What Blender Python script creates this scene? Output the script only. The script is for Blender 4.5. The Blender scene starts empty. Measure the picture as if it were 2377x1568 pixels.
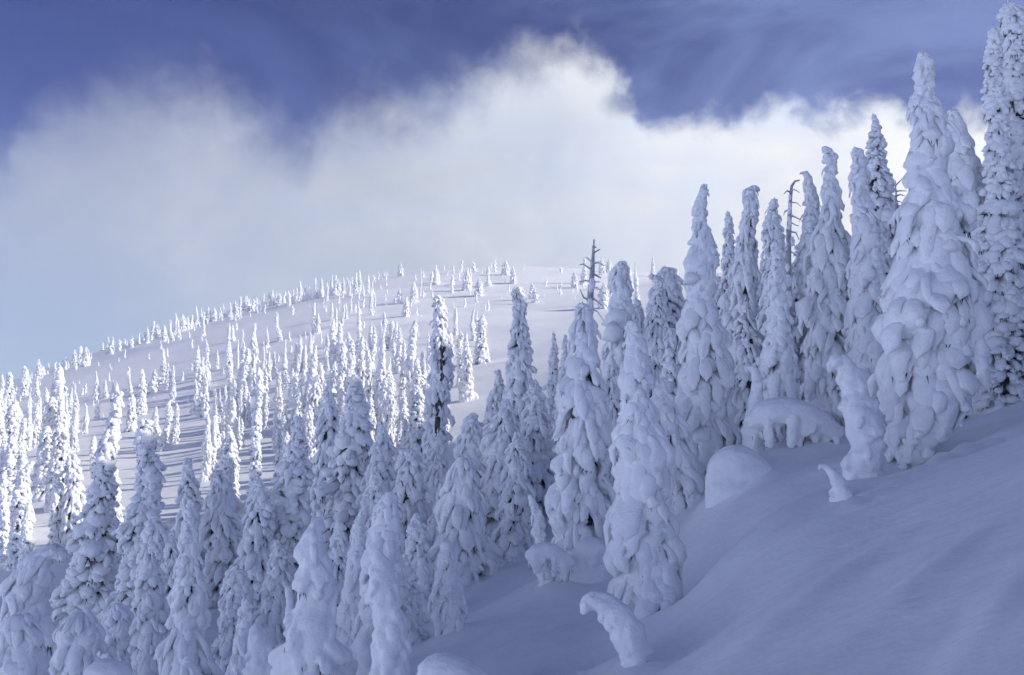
import bpy, math, random
import numpy as np

random.seed(7)
rng = np.random.default_rng(7)
scene = bpy.context.scene
COL = scene.collection

# ------------------------------------------------------------------ camera
LENS, SENSOR = 35.0, 36.0
PW, PH = 2377.0, 1568.0                 # picture grid in which directions were measured
FPX = LENS / SENSOR * PW
HORIZON = 930.0
PITCH = math.atan((HORIZON - PH / 2) / FPX)
cam_d = bpy.data.cameras.new('camera')
cam_d.lens, cam_d.sensor_width = LENS, SENSOR
cam_d.clip_start, cam_d.clip_end = 0.1, 6000
cam = bpy.data.objects.new('camera', cam_d)
COL.objects.link(cam)
cam.location = (0, 0, 0)
cam.rotation_euler = (math.pi / 2 + PITCH, 0, 0)
scene.camera = cam


def ray(px, py):
    """direction through a picture point as (x/y, z/y)"""
    a, b = (px - PW / 2) / FPX, (PH / 2 - py) / FPX
    y = math.cos(PITCH) - b * math.sin(PITCH)
    z = math.sin(PITCH) + b * math.cos(PITCH)
    return a / y, z / y


def azel(px, py):
    u, v = ray(px, py)
    return math.atan(u), math.atan(v / math.hypot(1, u))


# ------------------------------------------------------------------ light
SUN_AZ, SUN_EL = math.radians(98), math.radians(25)      # azimuth clockwise from the view direction
SUN_STRENGTH = 2.6
SKY_STRENGTH = 0.1
scene.view_settings.view_transform = 'Standard'
scene.view_settings.look = 'None'
scene.view_settings.gamma = 1.0
scene.view_settings.use_curve_mapping = False
scene.view_settings.exposure = 1.12
scene.render.engine = 'CYCLES'
scene.cycles.use_denoising = True
scene.cycles.max_bounces = 8
scene.cycles.diffuse_bounces = 4
scene.cycles.volume_bounces = 1

sd = bpy.data.lights.new('sun', 'SUN')
sd.energy, sd.angle, sd.color = SUN_STRENGTH, math.radians(0.6), (1.0, 0.95, 0.87)
sun = bpy.data.objects.new('sun', sd)
COL.objects.link(sun)
SUN_DIR = np.array([math.sin(SUN_AZ) * math.cos(SUN_EL), math.cos(SUN_AZ) * math.cos(SUN_EL), math.sin(SUN_EL)])
from mathutils import Vector
sun.rotation_euler = Vector(SUN_DIR).to_track_quat('Z', 'Y').to_euler()

world = bpy.data.worlds.new('World')
scene.world = world
world.use_nodes = True


def build_sky():
    nt = world.node_tree
    nt.nodes.clear()
    N, L = nt.nodes.new, nt.links.new

    def put(sock, v):
        if hasattr(v, 'is_output'):
            L(v, sock)
        else:
            sock.default_value = v

    def m(op, a, b=0.0, c=0.0, clamp=False):
        n = N('ShaderNodeMath'); n.operation = op; n.use_clamp = clamp
        put(n.inputs[0], a); put(n.inputs[1], b); put(n.inputs[2], c)
        return n.outputs[0]

    def smooth(x, lo, hi, a=0.0, b=1.0):
        n = N('ShaderNodeMapRange'); n.interpolation_type = 'SMOOTHSTEP'
        put(n.inputs['Value'], x); put(n.inputs['From Min'], lo); put(n.inputs['From Max'], hi)
        put(n.inputs['To Min'], a); put(n.inputs['To Max'], b)
        return n.outputs[0]

    def mix(f, a, b):
        n = N('ShaderNodeMix'); n.data_type = 'RGBA'; n.clamp_factor = True
        put(n.inputs[0], f); put(n.inputs[6], a); put(n.inputs[7], b)
        return n.outputs[2]

    def noise(vec, scale, detail=6.0, rough=0.55, dist=0.0):
        n = N('ShaderNodeTexNoise'); n.noise_dimensions = '3D'
        put(n.inputs['Vector'], vec); n.inputs['Scale'].default_value = scale
        n.inputs['Detail'].default_value = detail; n.inputs['Roughness'].default_value = rough
        n.inputs['Distortion'].default_value = dist
        return m('SUBTRACT', n.outputs[0], 0.5)

    def add(*xs):
        r = xs[0]
        for x in xs[1:]:
            r = m('ADD', r, x)
        return r

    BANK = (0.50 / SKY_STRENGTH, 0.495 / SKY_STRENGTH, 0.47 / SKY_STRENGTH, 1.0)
    FILL_BANK = (0.72 / SKY_STRENGTH, 0.84 / SKY_STRENGTH, 1.18 / SKY_STRENGTH, 1.0)  # bluish-white cloud outside the view, brightness added to lift the shaded trees
    tc = N('ShaderNodeTexCoord')
    d = tc.outputs['Generated']
    sp = N('ShaderNodeSeparateXYZ'); L(d, sp.inputs[0])
    az = m('ARCTAN2', sp.outputs[0], sp.outputs[1])
    el = m('ARCSINE', sp.outputs[2])

    sky = N('ShaderNodeTexSky'); sky.sky_type = 'NISHITA'; sky.sun_disc = False
    sky.sun_elevation = SUN_EL; sky.sun_rotation = SUN_AZ
    sky.altitude = 2200; sky.air_density = 1.0; sky.dust_density = 0.6; sky.ozone_density = 3.0
    tint = N('ShaderNodeMix'); tint.data_type = 'RGBA'; tint.blend_type = 'MULTIPLY'
    tint.inputs[0].default_value = 1.0
    L(sky.outputs[0], tint.inputs[6]); tint.inputs[7].default_value = SKY_TINT
    blue = tint.outputs[2]

    K = 1.0 / SKY_STRENGTH

    def lin(r, g, b):
        f = lambda c: ((c / 255 + 0.055) / 1.055) ** 2.4 if c > 10 else c / 3294
        return (f(r) * K, f(g) * K, f(b) * K, 1.0)

    # pale air low over the horizon
    low = smooth(el, -0.02, 0.30, 1.0, 0.0)
    base = mix(m('MULTIPLY', low, 0.80), blue, lin(124, 143, 161))

    # the cloud bank: its upper edge as elevation over azimuth, roughened by noise
    pts = [(0, 330), (60, 262), (150, 205), (260, 180), (400, 158), (480, 165), (560, 205), (630, 260), (690, 292), (740, 252),
           (850, 208), (950, 198), (1050, 168), (1150, 112), (1250, 76), (1330, 66), (1400, 84), (1440, 122), (1466, 168), (1486, 208), (1520, 238),
           (1600, 236), (1700, 214), (1820, 192), (1900, 210), (2000, 207), (2090, 214), (2140, 235), (2250, 212), (2377, 190)]
    A0, A1, E1 = -0.62, 0.62, 0.5
    fc = N('ShaderNodeFloatCurve')
    cv = fc.mapping.curves[0]
    pp = [azel(*p) for p in pts]
    pp = [(A0, 0.31), (-0.55, 0.26)] + pp + [(0.55, 0.36), (A1, 0.38)]
    while len(cv.points) < len(pp):
        cv.points.new(0.5, 0.5)
    for q, (a, e) in zip(cv.points, sorted(pp)):
        q.location = ((a - A0) / (A1 - A0), e / E1); q.handle_type = 'AUTO'
    fc.mapping.update()
    warp = add(az, m('MULTIPLY', noise(d, 30.0, 6, 0.6, 0.0), 0.055))
    L(m('DIVIDE', m('SUBTRACT', warp, A0), A1 - A0, clamp=True), fc.inputs['Value'])
    top = m('MULTIPLY', fc.outputs[0], E1)
    # beyond the measured stretch the bank wanders on
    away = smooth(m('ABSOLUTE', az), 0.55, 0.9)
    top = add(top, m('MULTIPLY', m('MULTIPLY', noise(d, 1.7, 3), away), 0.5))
    n_big = noise(d, 6.0, 7, 0.55, 0.3)
    n_fine = noise(d, 26.0, 8, 0.60, 0.2)
    right = smooth(az, -0.25, 0.25)
    soft = m('ADD', m('MULTIPLY', right, -0.052), 0.076)
    edge = add(m('SUBTRACT', top, el), -0.017, m('MULTIPLY', n_fine, 0.072), m('MULTIPLY', n_big, 0.040))
    cover = smooth(edge, m('MULTIPLY', soft, -0.55), m('MULTIPLY', soft, 1.0))
    # the notch of clear sky under the curl
    na, ne = azel(1446, 240)
    qx = m('DIVIDE', m('SUBTRACT', az, na), 0.020)
    qy = m('DIVIDE', add(m('SUBTRACT', el, ne), m('MULTIPLY', qx, 0.002)), 0.011)
    notch = m('SQRT', add(m('MULTIPLY', qx, qx), m('MULTIPLY', qy, qy)))
    notch = smooth(add(notch, m('MULTIPLY', n_fine, 1.6)), 0.2, 1.7, 0.40, 1.0)
    cover = m('MULTIPLY', cover, notch)
    # thickness: thin veil on the shaded side, dense towards the sun
    thick = add(smooth(az, -0.46, 0.02, 0.62, 1.0), m('MULTIPLY', n_big, 0.30))
    thin_low = smooth(el, 0.02, 0.20, 0.0, 1.0)
    lowleft = m('MULTIPLY', smooth(az, -0.5, -0.12, 1.0, 0.0), m('SUBTRACT', 1.0, thin_low))
    thick = m('SUBTRACT', thick, m('MULTIPLY', lowleft, 0.42))
    thick = m('MAXIMUM', thick, smooth(m('ABSOLUTE', az), 0.55, 1.0))  # full cover all round outside the view, carries the added fill
    cover = m('MULTIPLY', cover, m('MINIMUM', m('MAXIMUM', thick, 0.0), 1.0))
    # colour of the bank, brighter towards the sun, plus fill light added outside the view
    dp = N('ShaderNodeVectorMath'); dp.operation = 'DOT_PRODUCT'
    L(d, dp.inputs[0]); dp.inputs[1].default_value = tuple(SUN_DIR)
    toward = dp.outputs['Value']
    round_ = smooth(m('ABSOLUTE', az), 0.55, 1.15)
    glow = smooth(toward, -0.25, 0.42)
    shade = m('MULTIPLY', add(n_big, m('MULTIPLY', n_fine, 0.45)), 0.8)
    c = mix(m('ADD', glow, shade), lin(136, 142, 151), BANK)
    c = mix(round_, c, FILL_BANK)
    rim = smooth(edge, 0.0, 0.09, 1.0, 0.0)
    c = mix(m('MULTIPLY', rim, 0.25), c, lin(192, 194, 197))
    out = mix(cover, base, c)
    # thin high wisps, denser overhead than over the bank
    sc = N('ShaderNodeMapping'); sc.inputs['Scale'].default_value = (1.0, 1.0, 3.2)
    L(d, sc.inputs[0])
    w = noise(sc.outputs[0], 2.6, 8, 0.60, 0.6)
    wis = m('MULTIPLY', smooth(w, -0.14, 0.16), smooth(el, 0.30, 0.75, 0.34, WISP))
    wis = m('MULTIPLY', wis, smooth(az, -0.45, 0.35, 0.12, 1.0))
    out = mix(wis, out, lin(122, 144, 188))
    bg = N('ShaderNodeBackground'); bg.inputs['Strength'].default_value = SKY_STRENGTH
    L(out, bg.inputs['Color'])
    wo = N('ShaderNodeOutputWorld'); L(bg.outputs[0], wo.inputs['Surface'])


SKY_TINT = (0.018, 0.085, 0.31, 1.0)
WISP = 0.34
build_sky()

# ------------------------------------------------------------------ materials


def new_mat(name):
    mt = bpy.data.materials.new(name); mt.use_nodes = True
    return mt, mt.node_tree, mt.node_tree.nodes['Principled BSDF']


def snow_material(name, s1, s2, b1, b2, rough=0.62, white=0.0):
    mt, nt, bs = new_mat(name)
    N, L = nt.nodes.new, nt.links.new
    geo = N('ShaderNodeNewGeometry')
    n1 = N('ShaderNodeTexNoise'); n1.inputs['Scale'].default_value = s1; n1.inputs['Detail'].default_value = 6
    n2 = N('ShaderNodeTexNoise'); n2.inputs['Scale'].default_value = s2; n2.inputs['Detail'].default_value = 5
    L(geo.outputs['Position'], n1.inputs['Vector']); L(geo.outputs['Position'], n2.inputs['Vector'])
    ramp = N('ShaderNodeValToRGB')
    ramp.color_ramp.elements[0].color = (0.79 + white, 0.80 + white, 0.825 + white, 1); ramp.color_ramp.elements[0].position = 0.3
    ramp.color_ramp.elements[1].color = (0.86 + white, 0.87 + white, 0.885 + white, 1); ramp.color_ramp.elements[1].position = 0.7
    L(n1.outputs[0], ramp.inputs[0]); L(ramp.outputs[0], bs.inputs['Base Color'])
    bu1 = N('ShaderNodeBump'); bu1.inputs['Strength'].default_value = 1.0; bu1.inputs['Distance'].default_value = b1
    bu2 = N('ShaderNodeBump'); bu2.inputs['Strength'].default_value = 1.0; bu2.inputs['Distance'].default_value = b2
    L(n1.outputs[0], bu1.inputs['Height']); L(n2.outputs[0], bu2.inputs['Height'])
    L(bu1.outputs[0], bu2.inputs['Normal']); L(bu2.outputs[0], bs.inputs['Normal'])
    bs.inputs['Roughness'].default_value = rough
    bs.inputs['Specular IOR Level'].default_value = 0.25
    return mt


M_GROUND = snow_material('ground_snow', 1.1, 9.0, 0.06, 0.008)
nt = M_GROUND.node_tree                  # wind ripples and grain
mp = nt.nodes.new('ShaderNodeMapping'); mp.inputs['Rotation'].default_value = (0, 0, 0.5); mp.inputs['Scale'].default_value = (0.6, 2.2, 1.0)
gg = nt.nodes.new('ShaderNodeNewGeometry'); nt.links.new(gg.outputs['Position'], mp.inputs[0])
rn = nt.nodes.new('ShaderNodeTexNoise'); rn.inputs['Scale'].default_value = 1.3; rn.inputs['Detail'].default_value = 7; rn.inputs['Distortion'].default_value = 0.6
nt.links.new(mp.outputs[0], rn.inputs['Vector'])
gn = nt.nodes.new('ShaderNodeTexNoise'); gn.inputs['Scale'].default_value = 60; gn.inputs['Detail'].default_value = 3
nt.links.new(gg.outputs['Position'], gn.inputs['Vector'])
b1 = nt.nodes.new('ShaderNodeBump'); b1.inputs['Distance'].default_value = 0.022
b2 = nt.nodes.new('ShaderNodeBump'); b2.inputs['Distance'].default_value = 0.0018
bs = nt.nodes['Principled BSDF']
prev = bs.inputs['Normal'].links[0].from_socket
nt.links.new(rn.outputs[0], b1.inputs['Height']); nt.links.new(prev, b1.inputs['Normal'])
nt.links.new(gn.outputs[0], b2.inputs['Height']); nt.links.new(b1.outputs[0], b2.inputs['Normal'])
nt.links.new(b2.outputs[0], bs.inputs['Normal'])
M_SNOW = snow_material('tree_snow', 5.0, 22.0, 0.045, 0.014, white=0.055)
M_FAR = snow_material('far_tree_snow', 2.2, 7.0, 0.12, 0.05, white=-0.07)

M_NEEDLE, nt, bs = new_mat('needles')
tn = nt.nodes.new('ShaderNodeTexNoise'); tn.inputs['Scale'].default_value = 9
rp = nt.nodes.new('ShaderNodeValToRGB')
rp.color_ramp.elements[0].color = (0.022, 0.026, 0.024, 1); rp.color_ramp.elements[0].position = 0.52
rp.color_ramp.elements[1].color = (0.50, 0.51, 0.54, 1); rp.color_ramp.elements[1].position = 0.82
nt.links.new(tn.outputs[0], rp.inputs[0]); nt.links.new(rp.outputs[0], bs.inputs['Base Color'])
bs.inputs['Roughness'].default_value = 0.8

M_WOOD, nt, bs = new_mat('weathered_wood')
tn = nt.nodes.new('ShaderNodeTexNoise'); tn.inputs['Scale'].default_value = 14
rp = nt.nodes.new('ShaderNodeValToRGB')
rp.color_ramp.elements[0].color = (0.16, 0.155, 0.16, 1); rp.color_ramp.elements[1].color = (0.55, 0.55, 0.57, 1)
nt.links.new(tn.outputs[0], rp.inputs[0]); nt.links.new(rp.outputs[0], bs.inputs['Base Color'])
bs.inputs['Roughness'].default_value = 0.85

# ------------------------------------------------------------------ terrain
PXS = [-700, -300, 0, 400, 800, 1188, 1500, 1800, 2100, 2377, 2750, 3200]
DEP = [3, 5, 8, 12, 18, 22, 26, 35, 50, 75, 110, 160, 230, 320, 420, 560, 720]
ROWS = {
    -700: [3300, 2900, 2550, 2250, 1980, 1870, 1790, 1650, 1540, 1420, 1320, 1240, 1170, 1120, 1120, 1160, 1200],
    -300: [3080, 2680, 2380, 2110, 1860, 1750, 1680, 1540, 1440, 1310, 1200, 1110, 1040, 985, 985, 1030, 1080],
    0: [2900, 2500, 2230, 1990, 1770, 1670, 1600, 1470, 1370, 1235, 1115, 1025, 950, 897, 900, 950, 1010],
    400: [2700, 2350, 2080, 1870, 1690, 1610, 1550, 1440, 1330, 1195, 1070, 962, 866, 785, 765, 830, 900],
    800: [2550, 2200, 1950, 1780, 1630, 1560, 1500, 1400, 1285, 1135, 1005, 885, 782, 704, 660, 710, 790],
    1188: [2400, 2080, 1840, 1660, 1500, 1425, 1370, 1285, 1185, 1060, 935, 830, 742, 668, 620, 665, 740],
    1500: [2250, 1930, 1700, 1560, 1425, 1310, 1215, 1110, 1015, 925, 845, 772, 710, 660, 632, 670, 730],
    1800: [2080, 1800, 1580, 1390, 1190, 1095, 1045, 985, 930, 860, 785, 712, 662, 636, 632, 668, 720],
    2100: [1950, 1690, 1450, 1250, 1090, 1030, 1010, 960, 885, 795, 705, 640, 608, 602, 612, 650, 700],
    2377: [1800, 1545, 1310, 1125, 990, 942, 938, 900, 810, 710, 615, 560, 540, 545, 560, 600, 650],
    2750: [1610, 1330, 1110, 950, 835, 790, 770, 715, 620, 520, 440, 400, 390, 400, 430, 480, 540],
    3200: [1390, 1080, 840, 670, 555, 510, 480, 420, 330, 250, 200, 180, 190, 220, 270, 340, 420],
}


def pchip(xk, yk, x):
    xk = np.asarray(xk, float); yk = np.asarray(yk, float)
    h = np.diff(xk); dl = np.diff(yk, axis=0) / h[:, None]
    mm = np.zeros_like(yk)
    mm[1:-1] = (dl[:-1] * h[1:, None] + dl[1:] * h[:-1, None]) / (h[1:] + h[:-1])[:, None]
    mm[0], mm[-1] = dl[0], dl[-1]
    i = np.clip(np.searchsorted(xk, x) - 1, 0, len(xk) - 2)
    t = ((x - xk[i]) / h[i])[:, None]
    hh = h[i][:, None]
    return ((1 + 2 * t) * (1 - t) ** 2 * yk[i] + t * (1 - t) ** 2 * hh * mm[i]
            + t * t * (3 - 2 * t) * yk[i + 1] + t * t * (t - 1) * hh * mm[i + 1])


_zt = np.array([[ray(px, r)[1] * d for r, d in zip(ROWS[px], DEP)] for px in PXS])
_uk = np.array([ray(px, HORIZON)[0] for px in PXS])
NU, ND = 260, 300
_U = np.linspace(_uk[0], _uk[-1], NU)
_S = np.linspace(math.log(DEP[0]), math.log(DEP[-1]), ND)
_a = pchip(np.log(DEP), _zt.T, _S)
_G = pchip(_uk, _a.T, _U)
for _ in range(6):
    g = np.pad(_G, 1, mode='edge')
    _G = (g[:-2, 1:-1] + 2 * g[1:-1, 1:-1] + g[2:, 1:-1]) / 4
    g = np.pad(_G, 1, mode='edge')
    _G = (g[1:-1, :-2] + 2 * g[1:-1, 1:-1] + g[1:-1, 2:]) / 4


def sstep(x, a, b):
    t = np.clip((x - a) / (b - a), 0, 1)
    return t * t * (3 - 2 * t)


def vnoise(x, y, seed=0):
    xi, yi = np.floor(x).astype(np.int64), np.floor(y).astype(np.int64)
    fx, fy = x - xi, y - yi
    fx, fy = fx * fx * fx * (fx * (fx * 6 - 15) + 10), fy * fy * fy * (fy * (fy * 6 - 15) + 10)

    def h(a, b):
        n = (a * 374761393 + b * 668265263 + seed * 982451653) & 0xffffffff
        n = ((n ^ (n >> 13)) * 1274126177) & 0xffffffff
        return ((n ^ (n >> 16)) & 0xffff) / 65535.0 - 0.5
    return (h(xi, yi) * (1 - fx) + h(xi + 1, yi) * fx) * (1 - fy) + (h(xi, yi + 1) * (1 - fx) + h(xi + 1, yi + 1) * fx) * fy


def at(px, d, py=None):
    """world x, y for a picture column at depth d"""
    return ray(px, HORIZON if py is None else py)[0] * d, d


# local drifts, hollows and lips: px, depth, radius across, radius along, rotation, height
LOCAL = [
    (1600, 18.6, 1.0, 0.9, 0.35, -0.75), (1690, 20.2, 1.1, 0.40, 0.45, 0.42), (1350, 15.2, 0.6, 0.5, 0.0, -0.55),
    (2210, 17.4, 1.1, 0.20, 0.30, 0.26), (2080, 16.4, 1.0, 0.18, 0.25, 0.24), (1975, 15.4, 0.8, 0.15, 0.2, 0.18), (2120, 19.4, 1.6, 0.7, 0.3, -0.45),
    (1760, 17.2, 1.8, 0.30, 0.5, 0.22), (1480, 13.6, 1.3, 0.35, 0.5, 0.18), (1250, 17.5, 1.6, 0.30, 0.5, 0.24), (2060, 19.0, 0.5, 0.5, 0, -0.3),
    (1900, 11.5, 1.6, 0.30, 0.7, 0.12), (2150, 9.5, 1.3, 0.25, 0.8, 0.10), (1650, 13.0, 1.7, 0.40, 0.6, -0.12), (2300, 7.0, 0.9, 0.2, 0.9, 0.07),
    (1502, 18.2, 1.1, 0.9, 0.3, 0.22), (2105, 20.0, 1.3, 1.0, 0.3, 0.30), (2006, 19.0, 0.7, 0.6, 0.3, 0.22), (1345, 24.0, 1.3, 1.1, 0.3, 0.35), (1628, 26.5, 1.5, 1.2, 0.3, 0.35),
    (1816, 25.0, 0.9, 0.8, 0.3, 0.3), (1046, 21.5, 0.7, 0.6, 0.3, 0.25), (1575, 24.5, 1.1, 0.9, 0.3, 0.3), (1468, 12.6, 0.6, 0.5, 0.3, 0.15), (1064, 29.0, 1.8, 1.4, 0.3, 0.4),
    (1690, 22.4, 1.1, 0.9, 0.3, 0.60), (1845, 23.4, 1.5, 0.9, 0.3, 0.50), (1272, 22.2, 0.7, 0.6, 0.3, 0.35),
    (1120, 92, 9, 4, 0.0, 1.2), (1240, 150, 16, 4, 0.2, 1.0), (1130, 235, 22, 6, 0.1, 1.4), (1010, 180, 16, 5, 0.1, 1.2), (880, 250, 22, 6, 0.1, 1.3),
]


def ground(x, y):
    x = np.asarray(x, float); y = np.asarray(y, float)
    r = np.hypot(x, y)
    th = np.arctan2(x, y)
    yy = np.maximum(y, DEP[0] * 0.6)
    u = np.clip(x / yy, _U[0], _U[-1])
    s = np.clip(np.log(yy), _S[0], _S[-1])
    fu = (u - _U[0]) / (_U[1] - _U[0]); fs = (s - _S[0]) / (_S[1] - _S[0])
    iu = np.clip(fu.astype(int), 0, NU - 2); js = np.clip(fs.astype(int), 0, ND - 2)
    fu, fs = fu - iu, fs - js
    zt = (_G[iu, js] * (1 - fu) + _G[iu + 1, js] * fu) * (1 - fs) + (_G[iu, js + 1] * (1 - fu) + _G[iu + 1, js + 1] * fu) * fs
    # the mountainside beyond the measured sector: rises to the sun side, falls away on the other
    rg = RIDGE - 16 * sstep(y, 85, 190)
    up = np.where(x > 0, rg * np.tanh(0.74 * np.maximum(x, 0) / rg), -150 * np.tanh(0.42 * np.maximum(-x, 0) / 150))
    za = -2.4 + up - 0.04 * np.clip(y, -60, 25)
    w = (1 - sstep(np.abs(th), 0.56, 0.86)) * sstep(r, 2.2, 4.5)
    z = zt * w + za * (1 - w)
    amp = np.clip(r / 60, 0.10, 1.0)
    z = z + amp * (0.9 * vnoise(x / 31, y / 23, 3) * np.clip(r / 120, 0, 1) + 0.45 * vnoise(x / 9.0 + 0.2 * y / 9, y / 5.0, 5) + 0.10 * vnoise(x / 3.1, y / 1.7, 9))
    z = z + 0.22 * vnoise((x + 0.5 * y) / 3.6, (y - 0.4 * x) / 1.3, 11) * np.exp(-(r / 30) ** 2)
    for px, d, ra, rl, rot, hgt in LOCAL:
        cx, cy = at(px, d)
        a, b = x - cx, y - cy
        c, sn = math.cos(rot), math.sin(rot)
        p, q = (a * c + b * sn) / ra, (-a * sn + b * c) / rl
        z = z + hgt * np.exp(-(p * p + q * q))
    return z


RIDGE = 50.0


def gz(x, y):
    return float(ground(np.array([x]), np.array([y]))[0])


def depth_for(px, py, lo=25.0, hi=430.0):
    """the distance at which the ground shows at this picture point (the nearest one beyond lo)"""
    ds = np.exp(np.linspace(math.log(lo), math.log(hi), 260))
    u, v = ray(px, py)
    g = ground(u * ds, ds) / ds
    over = np.nonzero(g >= v)[0]
    return float(ds[over[0]]) if len(over) else None


def mesh_object(name, verts, faces, mat, parent=None, smooth=True):
    me = bpy.data.meshes.new(name)
    if isinstance(verts, np.ndarray) and isinstance(faces, np.ndarray):
        k = faces.shape[1]
        me.vertices.add(len(verts)); me.vertices.foreach_set('co', verts.astype(np.float32).ravel())
        me.loops.add(faces.size); me.loops.foreach_set('vertex_index', faces.astype(np.int32).ravel())
        me.polygons.add(len(faces)); me.polygons.foreach_set('loop_start', np.arange(0, faces.size, k, dtype=np.int32))
        me.update(calc_edges=True)
    else:
        me.from_pydata([tuple(v) for v in verts], [], faces)
    me.materials.append(mat)
    if smooth:
        me.polygons.foreach_set('use_smooth', np.ones(len(me.polygons), bool))
    me.update()
    ob = bpy.data.objects.new(name, me)
    COL.objects.link(ob)
    if parent:
        ob.parent = parent
    return ob


def build_ground():
    th = np.concatenate([np.linspace(-math.pi, -0.62, 60)[:-1], np.linspace(-0.62, 0.62, 390), np.linspace(0.62, math.pi, 70)[1:-1]])
    r = np.concatenate([[0.15], np.exp(np.linspace(math.log(0.8), math.log(700), 370))])
    T, R = np.meshgrid(th, r, indexing='ij')
    X, Y = R * np.sin(T), R * np.cos(T)
    Z = ground(X.ravel(), Y.ravel())
    V = np.stack([X.ravel(), Y.ravel(), Z], 1)
    nt_, nr = len(th), len(r)
    i = np.arange(nt_)[:, None]; j = np.arange(nr - 1)[None, :]
    i2 = (i + 1) % nt_
    F = np.stack([i * nr + j, i * nr + j + 1, i2 * nr + j + 1, i2 * nr + j], -1).reshape(-1, 4)
    F = F[:, ::-1]
    g = mesh_object('ground', V, F, M_GROUND)
    # face up
    if g.data.polygons[1000].normal.z < 0:
        g.data.flip_normals()
    g['kind'] = 'structure'
    g['label'] = 'snow covered mountainside with soft drifts and hollows'
    return g


GROUND = build_ground()

# ------------------------------------------------------------------ snow trees


def tube(path, side_r, nrm_r, side=None, ring=8):
    """closed tube along path; elliptical section side_r x nrm_r. Returns verts, faces"""
    P = np.asarray(path, float); n = len(P)
    T = np.gradient(P, axis=0); T /= np.linalg.norm(T, axis=1)[:, None] + 1e-9
    if side is None:
        side = np.array([1.0, 0.1, 0.0])
    S = side[None, :] - T * (T @ side)[:, None]; S /= np.linalg.norm(S, axis=1)[:, None] + 1e-9
    Nn = np.cross(T, S)
    a = np.linspace(0, 2 * math.pi, ring, endpoint=False)
    V = P[:, None, :] + S[:, None, :] * (np.cos(a)[None, :, None] * np.asarray(side_r)[:, None, None]) + Nn[:, None, :] * (np.sin(a)[None, :, None] * np.asarray(nrm_r)[:, None, None])
    V = V.reshape(-1, 3)
    V = np.vstack([V, P[0] - T[0] * min(side_r[0], nrm_r[0]) * 0.6, P[-1] + T[-1] * min(side_r[-1], nrm_r[-1]) * 0.6])
    F = []
    for k in range(n - 1):
        for q in range(ring):
            q2 = (q + 1) % ring
            F.append((k * ring + q, k * ring + q2, (k + 1) * ring + q2, (k + 1) * ring + q))
    for q in range(ring):
        q2 = (q + 1) % ring
        F.append((n * ring, q2, q)); F.append((n * ring + 1, (n - 1) * ring + q, (n - 1) * ring + q2))
    return V, F


def merge(parts):
    V, F, o = [], [], 0
    for v, f in parts:
        V.append(v); F += [tuple(i + o for i in t) for t in f]; o += len(v)
    return np.vstack(V), F


STYLES = {  # fused: lobes melted into one plaster of snow, otherwise separate boughs
    # core: share of the radius that is solid snow; fol: dark needles inside; hw, ln: lobe half width and length as shares of the local radius;
    # row: spacing of the rows as a share of the lobe length; cov: how full a row is; flat: thickness over width; tuft: share of lobes with dark twigs
    'smooth': dict(fused=True, core=0.78, fol=0.58, hw=0.28, ln=0.95, cov=0.72, reach=(0.84, 1.09), row=0.48, flat=(0.45, 0.70), tuft=0.16, droop=1.6, out=0.0),
    'draped': dict(fused=False, core=0.44, fol=0.48, hw=0.25, ln=1.05, cov=0.95, reach=(0.74, 1.15), row=0.47, flat=(0.60, 0.95), tuft=0.35, droop=1.7, out=0.0),
    'shaggy': dict(fused=False, core=0.32, fol=0.52, hw=0.225, ln=0.76, cov=0.77, reach=(0.68, 1.16), row=0.47, flat=(0.60, 0.95), tuft=0.55, droop=1.4, out=0.15),
    'puffs': dict(fused=False, core=0.40, fol=0.49, hw=0.29, ln=0.55, cov=0.90, reach=(0.74, 1.14), row=0.60, flat=(0.55, 0.80), tuft=0.45, droop=1.2, out=0.30),
    'pillow': dict(fused=False, core=0.70, fol=0.42, hw=0.32, ln=1.05, cov=1.0, reach=(0.82, 1.10), row=0.42, flat=(0.40, 0.65), tuft=0.12, droop=1.7, out=0.0),
    'stem': dict(fused=True, core=0.88, fol=0.40, hw=0.36, ln=0.60, cov=0.55, reach=(0.92, 1.14), row=0.7, flat=(0.4, 0.7), tuft=0.10, droop=1.4, out=0.0),
}


def resample(pts, rad, n):
    P = np.asarray(pts, float); R = np.asarray(rad, float)
    s = np.concatenate([[0], np.cumsum(np.linalg.norm(np.diff(P, axis=0), axis=1))])
    q = np.linspace(0, s[-1], n)
    Pn = pchip(s, P, q); Rn = np.interp(q, s, R)
    k = np.array([0.25, 0.5, 0.25])
    Rs = np.convolve(np.pad(Rn, 1, mode='edge'), k, 'valid')
    return Pn, Rs, q


def lump(co, seed, wl):
    r2 = np.random.default_rng(seed)
    out = np.zeros(len(co))
    for k in range(8):
        dv = r2.normal(size=3); dv[2] *= 0.75; dv /= np.linalg.norm(dv)
        f = 2 * math.pi / (wl * r2.uniform(0.6, 1.8))
        ph = r2.uniform(0, 7)
        out += np.sin(co @ dv * f + ph + 1.3 * np.sin(co @ np.roll(dv, 1) * f * 0.7))
    return out / 3.5


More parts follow.
